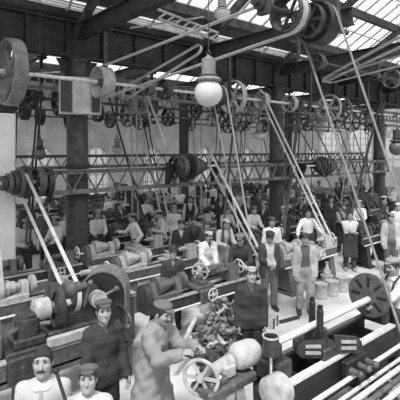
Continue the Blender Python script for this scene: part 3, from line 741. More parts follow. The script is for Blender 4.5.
MB().box((-.2, -.2, .5), (.3, .35, .75), 0, .03).build('pedestal', IRON, t)
claim(5.1, BV - .1, 1.3, .45)
# drip can on its rod
c = PZ(271, 345, 1.32); tt = thing('drip_can', 'small dark drip can on a thin rod at the near end of the bar', 'can', (c.x, c.y, 1.22))
MB().rev((0, 0, 0), (0, 0, 1), [(0, .085), (.2, .09), (.2, .078), (.03, .074), (.03, 0)], 20, False).build('can', IRON2, tt)
MB().hoop((0, 0, .195), (0, 0, 1), .078, .095, .015).build('rim', LIGHTI, tt)
MB().cyl((0, 0, -.36), (0, 0, .01), .014).box((0, 0, -.36), (.12, .12, .02)).build('rod', STEEL, tt)
# bar stock and second lathe bed at the bottom right corner
for i in range(6):
    y = 2.52 - i * .115
    tag(MB().cyl((4.3 + .1 * (i % 3), y, .642), (8.2 + .1 * (i % 2), y, .642), .032, None, 10).build('steel_bar', STEEL if i % 2 == 0 else GREY, None), 'steel bar on the low rack at bottom right, %s from the heavy lathe' % ['first', 'second', 'third', 'fourth', 'fifth', 'sixth'][i], 'bar', 'steel bars on the low rack')
rk = thing('bar_rack', 'low dark rack under the steel bars in the bottom right corner', 'rack', (0, 0, 0))
for x in (4.9, 6.3, 7.7):
    MB().box((x, 2.2, .575), (.09, .85, .07)).build('bearer', IRON2, rk)
    for y in (1.85, 2.55): MB().box((x, y, .27), (.08, .08, .54)).build('leg', IRON2, rk)
claim(6.3, 2.2, 2.1, .5)
# drive head below the long dark belt, just outside the right edge
# --- handwheel machine the moustached worker leans on
wc = PZ(203, 377, 1.02)
t = thing('handwheel_machine', 'small machine with a spoked handwheel in front of the man in the long smock', 'machine', (wc.x, wc.y, 0), .0)
handwheel('handwheel', (-.03, 0, 1.02), (.85, .5, 0), .19, LIGHTI, t, 6, .021)
MB().cyl((0, 0, 1.02), (.34, 0, 1.05), .03).cyl((.1, 0, 1.03), (.42, 0, 1.06), .07, .085, 16).box((.33, 0, 1.0), (.2, .2, .16), 0, .03).build('spindle', LIGHTI, t)
MB().rev((.45, .0, 1.08), (1, -.1, 0), [(0, .08), (.03, .13), (.08, .15), (.26, .15), (.33, .13), (.38, .08), (.4, .03)], 26).build('drum', mat('pale_casting', .42, .6, .2, 9, .3, .1), t)
MB().box((.32, 0, .86), (.75, .34, .12), 0, .03).box((.14, .02, .95), (.26, .3, .1), 0, .03).build('table', GREY, t)
for s in (-1, 1):
    MB().prism([(0, 0), (.14, 0), (.12, .12), (.02, .5), (-.05, .8), (-.17, .8), (-.1, .5), (-.02, .12)][::1], (.35 + s * .18, 0, 0), (s, 0, 0), (0, 0, 1), .3).build('leg', LIGHTI, t)
for q in range(5): MB().rev((.12 + .06 * q, .13 + .03 * (q % 2), .98 + .035 * (q % 3)), (0, .3, 1), [(-.03, .045), (.05, .04), (.07, .02)], 12).build('tool_clamp', IRON2, t)
claim(wc.x + .3, wc.y, .55, .25)
# --- geared lathe at the lower left
LY = 5.84
t = thing('geared_lathe', 'big geared lathe with arched hood and hoop handwheel at the lower left', 'lathe', (0, LY, 0))
m = MB()
for s in (-1, 1): m.box((1.85, s * .22, .68), (3.1, .1, .24), 0, .01)
for i in range(8): m.box((.4 + i * .42, 0, .66), (.06, .4, .16))
m.prism([(0, 0), (.5, 0), (.9, .3), (2.9, .3), (2.9, .1), (3.1, 0), (3.3, 0), (3.3, .4), (0, .4)], (.15, -.24, .2), (1, 0, 0), (0, 0, 1), .06)
m.build('bed', GREY, t)
for s in (-1, 1): MB().box((1.85, s * .22, .815), (3.1, .11, .03)).build('way', LIGHTI, t)
for x in (.5, 2.0, 3.1): MB().box((x, 0, .3), (.3, .46, .6), 0, .03).build('leg', IRON2, t)
hx_ = UA(68, LY)
m = MB().prism([(-.32, .84), (.4, .84), (.4, 1.1), (.28, 1.25), (.22, 1.5), (.05, 1.5), (-.02, 1.2), (-.25, 1.15), (-.32, 1.0)], (hx_ + .15, 0, 0), (1, 0, 0), (0, 0, 1), .34)
m.box((hx_ + .1, 0, .93), (.9, .42, .18), 0, .03); m.build('headstock', IRON2, t)
MB().rev((hx_ - .25, 0, 1.3), (1, 0, 0), [(0, .12), (.02, .31), (.1, .31), (.11, .12)], 36).spokes((hx_ - .26, 0, 1.3), (1, 0, 0), .08, .29, 6, .05).build('gear_wheel', IRON2, t)
MB().rev((hx_ - .5, -.03, 1.3), (1, 0, 0), [(0, .07), (.0, .1), (.02, .145), (.2, .145), (.24, .1), (.3, .1)], 28).build('spindle_nose', LIGHTI, t)
MB().rev((hx_ + .0, -.1, 1.5), (1, 0, 0), [(-.12, .06), (-.1, .12), (.02, .12), (.02, .09), (.12, .09), (.12, .06), (.22, .06)], 20).build('back_gear', GREY, t)
lv = MB()
lv.cyl((hx_ + .3, -.2, 1.3), (hx_ + .62, -.28, 1.42), .022).ball((hx_ + .62, -.28, 1.42), .045).cyl((hx_ + .15, -.2, 1.25), (hx_ + .2, -.3, 1.6), .02).ball((hx_ + .2, -.3, 1.6), .04)
lv.build('lever', GREY, t)
MB().rev((hx_ + .35, -.22, 1.32), (0, 1, 0), [(-.06, .03), (-.06, .12), (.05, .12)], 18).build('clutch', LIGHTI, t)
ax_ = UA(104, LY + .1)
HZ, HR = 1.33, .32
ha = math.radians(50); HA, HE = Vector((math.cos(ha), math.sin(ha), 0)), Vector((-math.sin(ha), math.cos(ha), 0)); HO = Vector((ax_, .05, 0))
prof = [(-HR, .84), (HR, .84), (HR, HZ)] + [(HR * math.cos(PI * k / 12), HZ + HR * math.sin(PI * k / 12)) for k in range(1, 12)] + [(-HR, HZ)]
MB().prism(prof, HO - HA * .03, HE, (0, 0, 1), .36).build('hood', IRON, t)
rim = MB(); pts = [(-HR, .86), (-HR, HZ)] + [(-HR * math.cos(PI * k / 12), HZ + HR * math.sin(PI * k / 12)) for k in range(1, 12)] + [(HR, HZ), (HR, .86)]
for (p, q), (r, s) in zip(pts, pts[1:]):
    rim.bar(HO + HE * (p * 1.03) + Vector((0, 0, HZ + (q - HZ) * 1.03)), HO + HE * (r * 1.03) + Vector((0, 0, HZ + (s - HZ) * 1.03)), .4, .025, HE * (p + r) + Vector((0, 0, q + s - 2 * HZ if q + s > 2 * HZ else 0)))
rim.build('hood_cover', HOODM, t)
wx = UA(121, LY - .34)
handwheel('handwheel', (wx, -.36, .88), (1, 0, 0), .3, IRON2, t, 5, .022, False)
MB().cyl((wx - .35, -.36, .88), (wx + .03, -.36, .88), .03).build('wheel_shaft', STEEL, t)
cgx = UA(24, LY)
cg = MB().box((cgx, 0, .87), (.6, .56, .09), 0, .02).box((cgx + .02, -.05, .97), (.42, .36, .12), 0, .02).box((cgx - .05, -.3, .72), (.5, .1, .3), 0, .02).build('carriage', IRON2, t)
MB().rev((cgx + .02, -.04, 1.03), (0, 0, 1), [(0, .17), (.22, .17), (.23, .14), (.26, .14), (.27, .1)], 26).build('turret', IRON2, cg)
for k in range(3): MB().cyl((cgx + .02, -.04, 1.14), (cgx + .02 + .3 * math.cos(2.2 * k + 3.6), -.04 + .3 * math.sin(2.2 * k + 3.6), 1.14), .035).build('tool', GREY, cg)
MB().box((cgx - .45, 0, .98), (.3, .36, .3), 0, .03).build('tool_block', GREY, t); MB().box((cgx + .55, -.02, .93), (.34, .3, .2), 0, .03).build('tool_block', GREY, t)
MB().box((hx_ - .1, -.28, .92), (.62, .07, .14), 0, .02).box((wx - .35, -.3, .72), (.3, .12, .5), 0, .03).build('apron', LIGHTI, t)
claim(1.8, LY, 1.75, .42)
# --- middle lathe behind the heap
LAM = make_lathe('dark lathe with pale bed ways behind the heap of castings', 2.3, IRON2, GREY)
LAM.location = (5.25, 6.15, 0); claim(5.25, 6.15, 1.2, .35)
# heap of castings
heap_c = (5.2, 5.32)
def heap_h(x, y): return max(0.0, .85 * (1 - ((x - heap_c[0]) / .85) ** 2 - ((y - heap_c[1]) / .5) ** 2))
hm = [mat('casting_a', .07, .6, .5, 12, .3, .2), mat('casting_b', .16, .6, .5, 12, .3, .2), mat('casting_c', .34, .6, .4, 12, .3, .2)]
rnd = random.Random(3); n = 0
for k in range(150):
    x = heap_c[0] + rnd.uniform(-.75, .75); y = heap_c[1] + rnd.uniform(-.5, .5); z = heap_h(x, y)
    if z <= .0: continue
    layer = rnd.choice((0.0, .5, .75, 1.0, 1.0)); s = rnd.uniform(.075, .15)
    o = casting('casting', s, hm[rnd.choice((0, 0, 1, 1, 2))]); o.location = (x, y, .05 + z * layer * .85); o.rotation_euler = (rnd.uniform(-1, 1), rnd.uniform(-.7, .7), rnd.uniform(0, 6.3))
    tag(o, 'rough iron casting in the heap beside the youth in dark clothes', 'casting', 'castings in the heap'); n += 1
for k in range(5):
    o = tag(MB().cyl((-.5, 0, 0), (.5, 0, 0), .035, .045).build('iron_bar', LIGHTI), ['pale iron bar thrown across the front of the heap', 'pale iron bar sticking out left of the heap', 'short bar standing up in the back of the heap', 'bar lying under the right side of the heap', 'bar lying on the floor before the heap'][k], 'bar', 'loose bars about the heap')
    o.location = [(5.0, 4.62, .12), (4.3, 5.35, .45), (5.5, 5.62, .5), (5.8, 5.0, .12), (4.75, 4.55, .05)][k]; o.rotation_euler = [(0, .1, .2), (0, -.35, .5), (0, .9, 1.5), (0, .1, 1.0), (0, 0, -.2)][k]
claim(heap_c[0], heap_c[1], .8, .55)
# --- tall-wheel machine of the seated-looking foreman
wc = PZ(202, 272, .9)
t = thing('pedestal_machine', 'machine with a spoked handwheel and pale curved legs before the moustached man in the middle', 'machine', (wc.x, wc.y, -.1), .0)
handwheel('handwheel', (-.05, 0, 1.02), (.85, .5, 0), .17, LIGHTI, t, 6, .02)
MB().cyl((-.03, 0, 1.02), (.5, 0, 1.02), .05).box((.3, 0, .98), (.46, .2, .2), 0, .04).build('headstock', GREY, t)
MB().box((.35, 0, .82), (.9, .32, .12), 0, .02).build('bed', IRON2, t)
for s in (-1, 1): MB().prism([(0, 0), (.16, 0), (.12, .1), (.04, .5), (-.0, .76), (-.14, .76), (-.1, .5), (-.02, .12)][::1], (.35 + s * .2, 0, 0), (s, 0, 0), (0, 0, 1), .26).build('leg', LIGHTI, t)
claim(wc.x + .35, wc.y, .5, .22)
# --- cans and boxes on the bright floor
def can(label, px, py, r, h, z=0, m=LIGHTI):
    c = PZ(px, py, z); o = thing('can', label, 'can', (c.x, c.y, z), 0, 'cans on the bright floor')
    MB().rev((0, 0, 0), (0, 0, 1), [(0, r), (h * .1, r), (h * .12, r * .97), (h * .9, r * .97), (h * .92, r), (h, r), (h, r * .85)], 20).build('drum', m, o)
    MB().hoop((0, 0, h), (0, 0, 1), r * .8, r * 1.03, .02).build('rim', LIGHTI, o); return c
can('left grey can of the row beside the man in pale trousers', 321, 298, .15, .34)
can('middle grey can of the row beside the man in pale trousers', 332, 295, .15, .34)
can('right grey can of the row, nearest the big faceplate', 342, 291, .15, .34)
can('second grey can at the back of the row behind the left can', 327, 289, .15, .34)
c = PZ(325, 274, .34); c = PZ(327, 289, 0)
o = tag(MB().rev((0, 0, 0), (0, 0, 1), [(0, .1), (.1, .1), (.2, .04), (.3, .035), (.32, .05)], 16).build('oil_jug', LIGHTI), 'pale narrow-necked oil jug standing on the back can', 'jug'); o.location = (c.x, c.y, .345)
def crate(label, px, py, d, m=WOOD, rz=.3, z=0):
    c = PZ(px, py, z); t = thing('wooden_box', label, 'box', (c.x, c.y, z), rz)
    w, b, h = d
    MB().box((0, 0, .015), (w, b, .03)).box((0, b / 2, h / 2), (w, .025, h)).box((0, -b / 2, h / 2), (w, .025, h)).box((w / 2, 0, h / 2), (.025, b, h)).box((-w / 2, 0, h / 2), (.025, b, h)).build('box', m, t, False)
    for s in (-1, 1): MB().box((s * w * .36, -b / 2 - .018, h / 2), (.05, .02, h)).build('batten', DWOOD, t, False)
    return c
crate('small pale wooden box on the floor by the open dark jacket man', 270, 326, (.26, .2, .2), PWOOD)
crate('low wooden box on the floor right of the row of cans', 352, 288, (.4, .3, .2), WOOD, .8)
for i, (a, b, lb) in enumerate((((280, 322), (299, 317), 'thin bar lying on the floor right of the small box'), ((330, 332), (352, 330), 'thin dark bar lying on the bright floor behind the steady rest'), ((346, 327), (364, 318), 'short rod on the floor left of the big faceplate'))):
    p, q = PZ(a[0], a[1], .03), PZ(b[0], b[1], .03)
    tag(MB().bar(p, q, .06, .05).build('floor_bar', IRON2, None, False), lb, 'bar')
# bench and odds by the man in the round hat
bn = make_bench('heavy wooden bench with boxes left of the heap of castings', 1.5); bn.location = (3.5, 7.0, 0); claim(3.5, 7.0, .85, .4)
for i, (dx, lb) in enumerate(((-.5, 'dark wooden box on the bench left of the heap'), (-.05, 'pale wooden box on the bench left of the heap'))):
    t = thing('wooden_box', lb, 'box', (3.5 + dx, 7.05, .86), .1)
    MB().box((0, 0, .11), (.34, .3, .22), 0, .01).build('box', DWOOD if i == 0 else PWOOD, t, False); MB().box((0, 0, .235), (.37, .33, .03)).build('lid', WOOD, t, False)

a = P3(56, 371, 3.5); b = P3(66, 402, 3.42); d = (b - a).normalized(); k = -a.z / d.z
tag(MB().cyl(a, a + d * k, .014, None, 10).ball(a, .026, 12).build('iron_rod', IRON, None), 'slanting dark rod with a round knob before the man at bottom left', 'rod')
# ------------------------------------------------------------------ rows of machines behind
PL = {}                # line shaft -> pulleys (x, r, w, material)
SH = {'front': (8.95, 5.0), 'mid': (12.9, 5.0), 'back': (15.4, 4.9), 'far': (18.4, 4.9), 'near': (3.64, 5.3), 'high': (6.5, 5.75)}
for k in SH: PL[k] = []
def belt(label, A, B, ra, rb, w, m, axis=(1, 0, 0), group=None, t=.012):
    A, B = Vector(A), Vector(B); d = B - A; L = d.length; u = d / L
    ax = Vector(axis); ax = (ax - u * ax.dot(u)).normalized(); e = ax.cross(u)
    ph = math.acos(max(-1, min(1, (ra - rb) / L))); pts = []
    for k in range(9):
        a = ph + (2 * PI - 2 * ph) * k / 8; pts.append((A, ra, a))
    for k in range(9):
        a = -ph + 2 * ph * k / 8; pts.append((B, rb, a))
    P = []; n = len(pts)
    for c, r, a in pts:
        dr = u * math.cos(a) + e * math.sin(a)
        for s, q in ((-1, 0), (1, 0), (1, t), (-1, t)): P.append(c + dr * (r + .004 + q) + ax * (s * w / 2))
    F = []
    for i in range(n):
        j = (i + 1) % n
        for q in range(4): F.append((i * 4 + q, i * 4 + (q + 1) % 4, j * 4 + (q + 1) % 4, j * 4 + q))
    return tag(MB().add(P, F).build('drive_belt', m, None), label, 'belt', group)
ORD = ['first', 'second', 'third', 'fourth', 'fifth', 'sixth', 'seventh', 'eighth', 'ninth', 'tenth', 'eleventh', 'twelfth', 'thirteenth', 'fourteenth']
protos = {}
def proto(kind):
    if kind in protos: return None
    protos[kind] = make_lathe('x', [2.1, 1.7, 2.3][kind], [IRON2, IRON, GREY][kind], [GREY, IRON2, LIGHTI][kind], None, kind) if kind < 3 else make_drill('x') if kind == 3 else make_miller('x') if kind == 4 else make_bench('x', 1.6)
    return protos[kind]
HL = [1.12, .92, 1.22, .5, .62, .85]; HW = [.34, .34, .34, .32, .62, .36]
KN = ['lathe', 'short dark lathe', 'long grey lathe', 'pillar drill', 'milling machine', 'work bench']
rm = random.Random(11)
ROWS = [(6.55, 8.0, 14.2, 'row behind the bright floor', 'front'), (7.75, 1.9, 16.0, 'row before the front columns', 'front'), (9.35, 2.2, 19, 'row at the column feet', 'front'), (11.5, 3.2, 22, 'row behind the front columns', 'mid'),
        (13.0, 3.6, 25, 'middle row half way back', 'mid'), (14.6, 4.2, 25, 'row before the slim posts', 'back'), (17.2, 5, 25, 'row behind the slim posts', 'far'), (18.7, 5.5, 24, 'last row but one', 'far'), (20.3, 6, 23, 'row under the far wall', None)]
for y, x0, x1, rn, sh in ROWS:
    x = x0; i = 0
    while x < x1:
        kind = rm.choice((0, 0, 1, 1, 2, 3, 4, 5) if y > 12.5 else (0, 2, 1, 1, 5) if y > 9 else (0, 2, 1)); hl, hw = HL[kind], HW[kind]
        ok = False
        for k in (kind, 1):
            for dy in (0, .2, -.2, .35, -.35):
                if free(x + HL[k], y + dy, HL[k], HW[k] - .02): ok = True; kind = k; yy = y + dy; break
            if ok: break
        if not ok: x += .3; continue
        hl = HL[kind]; cx = x + hl; claim(cx, yy, hl, HW[kind])
        which = '%s in the %s' % (ORD[i] + ' from left', rn)
        lb = '%s, %s' % (KN[kind], which)
        o = proto(kind)
        if o is None: o = dup(protos[kind], (cx, yy, 0), 0, lb)
        else: o.location = (cx, yy, 0); o['label'] = lb
        o['group'] = 'machines in the ' + rn if kind != 5 else 'benches among the machines'
        if sh and kind in (0, 1, 2) and rm.random() < .55 and not 58 < 200 + 430 * (RT.x * (cx - hl + .3) + RT.y * yy) / (FW.x * (cx - hl + .3) + FW.y * yy) < 112:
            ys, zs = SH[sh]; bx = cx - [2.1, 1.7, 2.3][kind] / 2 + .2; r = rm.choice((.16, .22, .28))
            PL[sh].append((bx, r, .16, rm.choice((IRON2, GREY, LIGHTI))))
            belt('belt of %s' % (KN[kind] + ' ' + which), (bx, yy, 1.08), (bx, ys, zs), .17, r, rm.choice((.05, .06, .07)), rm.choice((BELT, DBELT, DBELT)), group='machine belts')
        if kind == 5:
            for q in range(3):
                c = casting('casting', .1, rm.choice(hm)); c.location = (cx - .5 + .35 * q, yy + rm.uniform(-.1, .15), .93); c.rotation_euler = (0, 0, rm.uniform(0, 6))
                tag(c, 'rough casting lying on the bench %s' % which, 'casting', 'castings on the bench ' + which)
        x += 2 * hl + rm.uniform(.08, .35); i += 1
# the unseen-driven lathe at the right edge that takes the long dark belt
t = make_lathe('lathe just past the right edge, beyond the steel bars, under the long dark belts', 1.7, IRON, IRON2); t.location = (8.6, 3.3, 0)
# ------------------------------------------------------------------ shafting overhead
def pulley(par, x, r, w, m):
    b = MB().hoop((x, 0, 0), (1, 0, 0), r * .93, r, w, 30).cyl((x - w * .5, 0, 0), (x + w * .5, 0, 0), max(.05, r * .16), None, 14).spokes((x, 0, 0), (1, 0, 0), .04, r * .95, 6, .04 if r < .4 else .07)
    if m == IRON: b.cyl((x - w * .3, 0, 0), (x + w * .3, 0, 0), r * .95, None, 28)
    return b.build('pulley', m, par)
def line_shaft(label, key, x0, x1, r=.04, m=STEEL, hang=6.24, xs=None):
    y, z = SH[key]; t = thing('line_shaft', label, 'shafting', (0, y, z))
    MB().cyl((x0, 0, 0), (x1, 0, 0), r, None, 12).build('shaft', m, t)
    for x in (xs or [b for b in BAYS if x0 < b < x1]):
        h = MB(); tz = hang - z
        h.box((x, 0, tz - .03), (.3, .34, .05)).prism([(-.16, tz), (-.1, tz), (-.12, .12), (-.07, -.12), (.07, -.12), (.07, -.05), (-.02, -.05), (-.06, .12), (-.02, tz), ], (x, 0, 0), (0, 1, 0), (0, 0, 1), .09).cyl((x - .12, 0, 0), (x + .12, 0, 0), .075)
        h.build('hanger', IRON2, t)
    k = 0
    for p in PL[key][:100]: pulley(t, *p)
    for q in np.arange(x0 + 1.3, x1, 2.9): MB().cyl((q - .09, 0, 0), (q + .09, 0, 0), .085).build('coupling', GREY, t)
    return t
B0 = 4.74
PL['front'] += [(2.73, .66, .26, HOODM), (B0, .36, .3, LIGHTI), (UA(148, 8.95), .2, .2, GREY), (UA(165, 8.95), .26, .16, IRON2), (UA(233, 8.95), .5, .16, LIGHTI), (UA(262, 8.95), .26, .22, LIGHTI), (UA(329, 8.95), .5, .12, LIGHTI), (UA(341, 8.95), .46, .12, GREY), (UA(362, 8.95), .35, .2, IRON2), (UA(215, 8.95), .3, .2, IRON2), (UA(290, 8.95), .28, .2, LIGHTI)]
PL['mid'] += [(UA(p, 12.9), r, .18, m) for p, r, m in ((32, .35, IRON2), (60, .5, IRON2), (131, .3, LIGHTI), (150, .42, GREY), (196, .3, IRON2), (222, .45, IRON2), (252, .3, LIGHTI), (300, .5, IRON2), (318, .4, LIGHTI), (352, .5, IRON2), (378, .4, GREY))]
PL['back'] += [(UA(p, 15.4), r, .2, m) for p, r, m in ((25, .4, IRON2), (98, .35, IRON2), (128, .5, GREY), (168, .4, IRON2), (212, .35, LIGHTI), (240, .5, IRON2), (268, .3, LIGHTI), (308, .3, IRON2), (370, .4, LIGHTI), (392, .5, IRON2))]
PL['far'] += [(UA(p, 18.4), r, .2, m) for p, r, m in ((40, .4, IRON2), (70, .5, IRON2), (110, .4, GREY), (140, .45, IRON2), (190, .4, IRON2), (228, .45, IRON2), (262, .4, IRON2), (296, .3, IRON2), (385, .4, IRON2))]
PL['near'] += [(B0, .26, .24, IRON2), (5.2, .24, .12, IRON2), (5.42, .3, .26, IRON), ]
PL['high'] += [(UA(p, 6.5), r, .2, m) for p, r, m in ((392, .3, GREY), (318, .2, IRON2), (352, .24, IRON2))]
line_shaft('bright line shaft with the biggest pulley at its left end, before the front columns', 'front', .5, 27)
line_shaft('line shaft just behind the front columns', 'mid', 2, 29, .04, GREY)
line_shaft('line shaft before the slim back posts', 'back', 3, 29.5, .04, GREY)
line_shaft('farthest line shaft with dark pulleys near the far wall', 'far', 4, 30.5, .04, GREY)
line_shaft('short overhead shaft with dark drums at top right', 'near', 4.0, 6.2, .04, IRON2, 7.6, [4.2, 5.76])
line_shaft('high short shaft under the rooflights at right', 'high', 8.6, 15, .035, IRON2, 6.24 + .3, [8.7, 12.725])
# beams the two near shafts hang from
t = thing('hanger_beam', 'timber beams over the top right drums, above the picture', 'beam', (0, 0, 0))
for x in (4.14, 5.66): MB().bar((x, 2.6, 7.68), (x, 8.5, 7.68), .36, .16).build('timber', DWOOD, t, False)
# stepped cones on the lattice girder
def cone_set(label, px, zc, flip=1, n=5, r=.36):
    x = UA(px, R0 - .85); t = thing('countershaft', label, 'countershaft', (x, R0 - .85, zc))
    MB().cyl((-.9, 0, 0), (.9, 0, 0), .035).build('shaft', STEEL, t)
    for k in range(n):
        b = MB(); w = .11; rr = r - .05 * k
        b.hoop((flip * (-.25 + k * w), 0, 0), (1, 0, 0), rr * .75, rr, w * .86, 26).cyl((flip * (-.25 + k * w) - w * .4, 0, 0), (flip * (-.25 + k * w) + w * .4, 0, 0), rr * .9, None, 24)
        b.build('cone_step', GREY if k % 2 else IRON2, t)
    pulley(t, -flip * .55, .3, .16, GREY); pulley(t, -flip * .75, .3, .12, IRON2)
    for s in (-1, 1): MB().prism([(.26, .12), (.3, -.5), (.2, -.5), (-.06, -.09), (-.08, .07), (.05, .1)], (s * .86, 0, 0), (0, 1, 0), (0, 0, 1), .08).build('bracket', IRON, t)
    return t
cone_set('stepped cone pulleys on brackets at the left end of the lattice girder', 13, 2.75, -1)
cone_set('big dark stepped cone pulleys on the lattice girder, left of the slanting belts', 196, 2.98, 1, 6, .38)
cone_set('stepped cone pulleys on the lattice girder, right of the middle column', 318, 2.85, -1, 5, .34)
bk = MB()
# ------------------------------------------------------------------ belts
belt('wide pale belt running across the top from the column pulley to the dark drum', (B0, 8.95, 5.0), (B0, 3.64, 5.3), .36, .26, .1, BELT)
D = Vector((5.42, 3.64, 5.3))
belt('long dark belt slanting down from the big drum at top right', D, (5.42, 2.0, .75), .3, .26, .045, MBELT)
t = thing('floor_pulley', 'pulley on floor bearings under the steel bars, taking the long belt', 'pulley', (5.42, 2.0, .75))
x = UA(150, 8.95)
belt('pale belt crossing left of the arc lamp to the short pulley', P3(197, 50, 9.6), P3(128, 92, 11), .12, .2, .07, BELT, axis=(RT.x, RT.y, 0))
for lb, a, b, ra, rb, m in (('pale belt from the paired ring pulleys up to the right edge', P3(325, 80, 13), P3(412, 36, 8.5), .06, .1, BELT), ('upper pale belt fanning out to the right edge', P3(330, 80, 12.5), P3(425, 54, 8.5), .08, .1, BELT),
                            ('pale belt from the big left pulley down to the geared lathe', (2.73, 8.95, 5.0), (2.73, LY, 1.3), .66, .2, BELT)):
    if 'big left' in lb: continue
    belt(lb, a, b, ra, rb, .12, m, axis=(RT.x, RT.y, 0))
x = UA(13, R0 - .85)
g1 = Vector((UA(13, R0 - .85) + .2, R0 - .85, 2.75)); g2 = Vector((hx_ + .1, LY, 1.35))
belt('pair of pale belt runs slanting from the girder cones to the geared lathe', g1, g2, .26, .2, .06, BELT, axis=(1, .1, 0))
c2 = P3(212, 163, 12.3)
belt('pale belt slanting from the big dark cones down to the stooping man', c2, P3(263, 262, 10.2), .3, .16, .06, BELT, axis=(RT.x, RT.y, 0))
for i, (a, b, da, db, r, m, lb) in enumerate((((146, 92), (166, 145), 13.2, 12.5, .12, BELT, 'short pale belt hanging below the shafting left of the arc lamp'), ((40, 95), (28, 240), 11.5, 9.6, .1, DBELT, 'thin belt dropping to the machines by the white pier'),
        ((236, 100), (222, 240), 12.8, 11, .14, DBELT, 'dark belt dropping below the arc lamp'), ((300, 105), (283, 235), 14.5, 12.5, .16, DBELT, 'dark belt beside the middle iron column'),
        ((262, 96), (330, 240), 13.6, 12, .2, BELT, 'pale belt slanting from the middle column pulley to the bareheaded man'), ((378, 110), (345, 238), 18, 14, .2, DBELT, 'dark belt under the right column'), ((110, 100), (150, 240), 14, 12, .1, DBELT, 'dark belt slanting right behind the switch box'))):
    belt(lb, P3(a[0], a[1], da), P3(b[0], b[1], db), r, r, .055, m, axis=(RT.x, RT.y, 0))
# slim tie rods and pipes
for i, (a, b, da, db, r, lb) in enumerate((((2, 76), (60, 72), 9, 9.4, .018, 'thin rod under the plate girder at far left'), ((130, 28), (204, 17), 9.4, 10, .02, 'thin pale pipe under the roof, left of the lattice strut'))):
    tag(MB().cyl(P3(*a, da), P3(*b, db), r, None, 8).build('pipe', LIGHTI), lb, 'pipe')
# switch box on the nearest column
x, y = CX[0], R0
t = thing('switch_box', 'wooden switch box with pale centre door on the nearest iron column', 'box', (x - .12, y - .42, 4.32), math.atan2(RT.y, RT.x) * .55)
MB().box((0, 0, .46), (1.0, .2, .92), 0, .01).build('case', PWOOD, t, False)
MB().box((-.33, -.11, .46), (.26, .03, .8)).build('door', IRON2, t, False); MB().box((.03, -.115, .46), (.4, .04, .88)).build('door', PWOOD, t, False); MB().box((.37, -.11, .46), (.2, .03, .8)).build('door', IRON2, t, False)
# ------------------------------------------------------------------ lamps
def arc_lamp(label, px, py, d, rg, wire_top=6.2, dark=False, half=False):
    c = P3(px, py, d); t = thing('arc_lamp', label, 'lamp', c)
    if wire_top == 0: wire_top = -.12 + min(near(c.y) if c.y < R0 else far1(c.y) if c.y < YR2 else far2(c.y), 9)
    if half: MB().rev((0, 0, 0), (0, 0, 1), [(-rg, .02), (-rg * .9, rg * .5), (-rg * .5, rg * .88), (0, rg)], 24).build('globe', OPAL, t)
    else: MB().rev((0, 0, 0), (0, 0, 1), [(-rg, .02)] + [(-rg * math.cos(a), rg * math.sin(a)) for a in np.linspace(.2, 2.55, 14)], 28).build('globe', OPAL if not dark else GREY, t)
    z = 0 if half else rg * .8
    MB().rev((0, 0, z), (0, 0, 1), [(0, rg * .8), (.02, rg * .95), (rg * .3, rg * .75), (rg * .35, rg * .45), (rg * .5, rg * .62), (rg * .55, rg * .5), (rg * 1.6, rg * .5), (rg * 1.65, rg * .42), (rg * 1.75, rg * .2), (rg * 1.9, rg * .1)], 24).build('housing', LAMPM if not dark else IRON2, t)
    MB().torus((0, 0, z + rg * 2.0), (1, 0, 0), rg * .16, .012).build('ring', IRON2, t)
    MB().cyl((0, 0, z + rg * 2.1), (0, 0, wire_top - c.z), .008, None, 6).build('wire', IRON2, t)
    return t
arc_lamp('big hanging arc lamp with a pale glass globe, in the upper middle', 208.5, 93, 6.1, .2, 7.6)
arc_lamp('pale bell-shaped lamp half way up the top edge', 222, 12, 8, .16, 7.6, half=True)
arc_lamp('small half-globe lamp hanging before the middle iron column', 259, 134, 14, .2, 0, half=True)
arc_lamp('dark lantern hanging on a long cord at left', 40, 154, 9.6, .13, 0, dark=True)
arc_lamp('small dark lamp hanging right of the nearest iron column', 117, 148, 15, .2, 0, half=True)
arc_lamp('dark shaded lamp at the right edge below the belts', 397, 148, 11.5, .2, 0, dark=True)
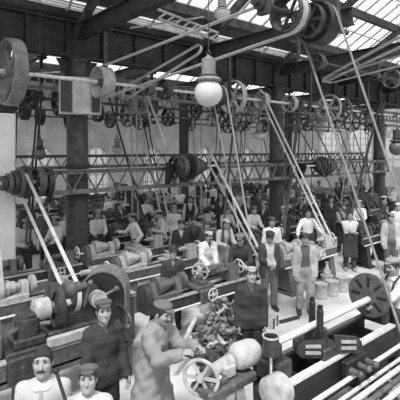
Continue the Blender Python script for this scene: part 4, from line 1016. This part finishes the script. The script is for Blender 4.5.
# floor pulley for the long belt
fp = bpy.data.objects['floor_pulley']; tag(fp, 'pulley on floor bearings among the steel bars, taking the long slanting belt', 'pulley')
pulley(fp, 0, .26, .14, IRON2); MB().cyl((-.25, 0, 0), (.25, 0, 0), .035).build('shaft', STEEL, fp)
for s in (-1, 1): MB().prism([(-.2, -.75), (.2, -.75), (.07, .06), (-.07, .06)], (s * .2, 0, 0), (0, 1, 0), (0, 0, 1), .06).build('bearing', IRON2, fp)
# ------------------------------------------------------------------ light and camera
w = bpy.data.worlds.new('sky'); S.world = w; w.use_nodes = True
nt = w.node_tree; bg = nt.nodes['Background']; bg.inputs['Strength'].default_value = 1.0
tc = nt.nodes.new('ShaderNodeTexCoord'); sp = nt.nodes.new('ShaderNodeSeparateXYZ'); rp_ = nt.nodes.new('ShaderNodeValToRGB')
nt.links.new(tc.outputs['Generated'], sp.inputs[0]); mr_ = nt.nodes.new('ShaderNodeMapRange'); mr_.inputs[1].default_value = -1; nt.links.new(sp.outputs['Z'], mr_.inputs[0]); nt.links.new(mr_.outputs[0], rp_.inputs[0])
cr = rp_.color_ramp.elements
for e, (p, v) in zip([cr[0], cr[1], cr.new(.49), cr.new(.51), cr.new(.62)], ((0, .2), (.9, 2.0), (.49, .3), (.51, .8), (.62, 1.15))): e.position = p; e.color = (v, v, v, 1)
nt.links.new(rp_.outputs[0], bg.inputs['Color'])
sun = bpy.data.lights.new('sun', 'SUN'); sun.energy = 3.6; sun.angle = math.radians(14)
so = bpy.data.objects.new('sun', sun); COL.objects.link(so)
dv = Vector((.4, .34, -.85)); so.rotation_euler = dv.to_track_quat('-Z', 'Y').to_euler()
cam = bpy.data.cameras.new('camera'); cam.sensor_width = 36; cam.lens = 36 * FPX / 400; cam.shift_y = -50 / 400
co = bpy.data.objects.new('camera', cam); COL.objects.link(co); co.location = (0, 0, CAMZ)
co.rotation_euler = Vector((FW.x, FW.y, 0)).to_track_quat('-Z', 'Y').to_euler()
S.camera = co
S.view_settings.view_transform = 'Standard'; S.view_settings.look = 'None'; S.view_settings.exposure = 0.3; S.view_settings.gamma = 1; S.view_settings.use_curve_mapping = False
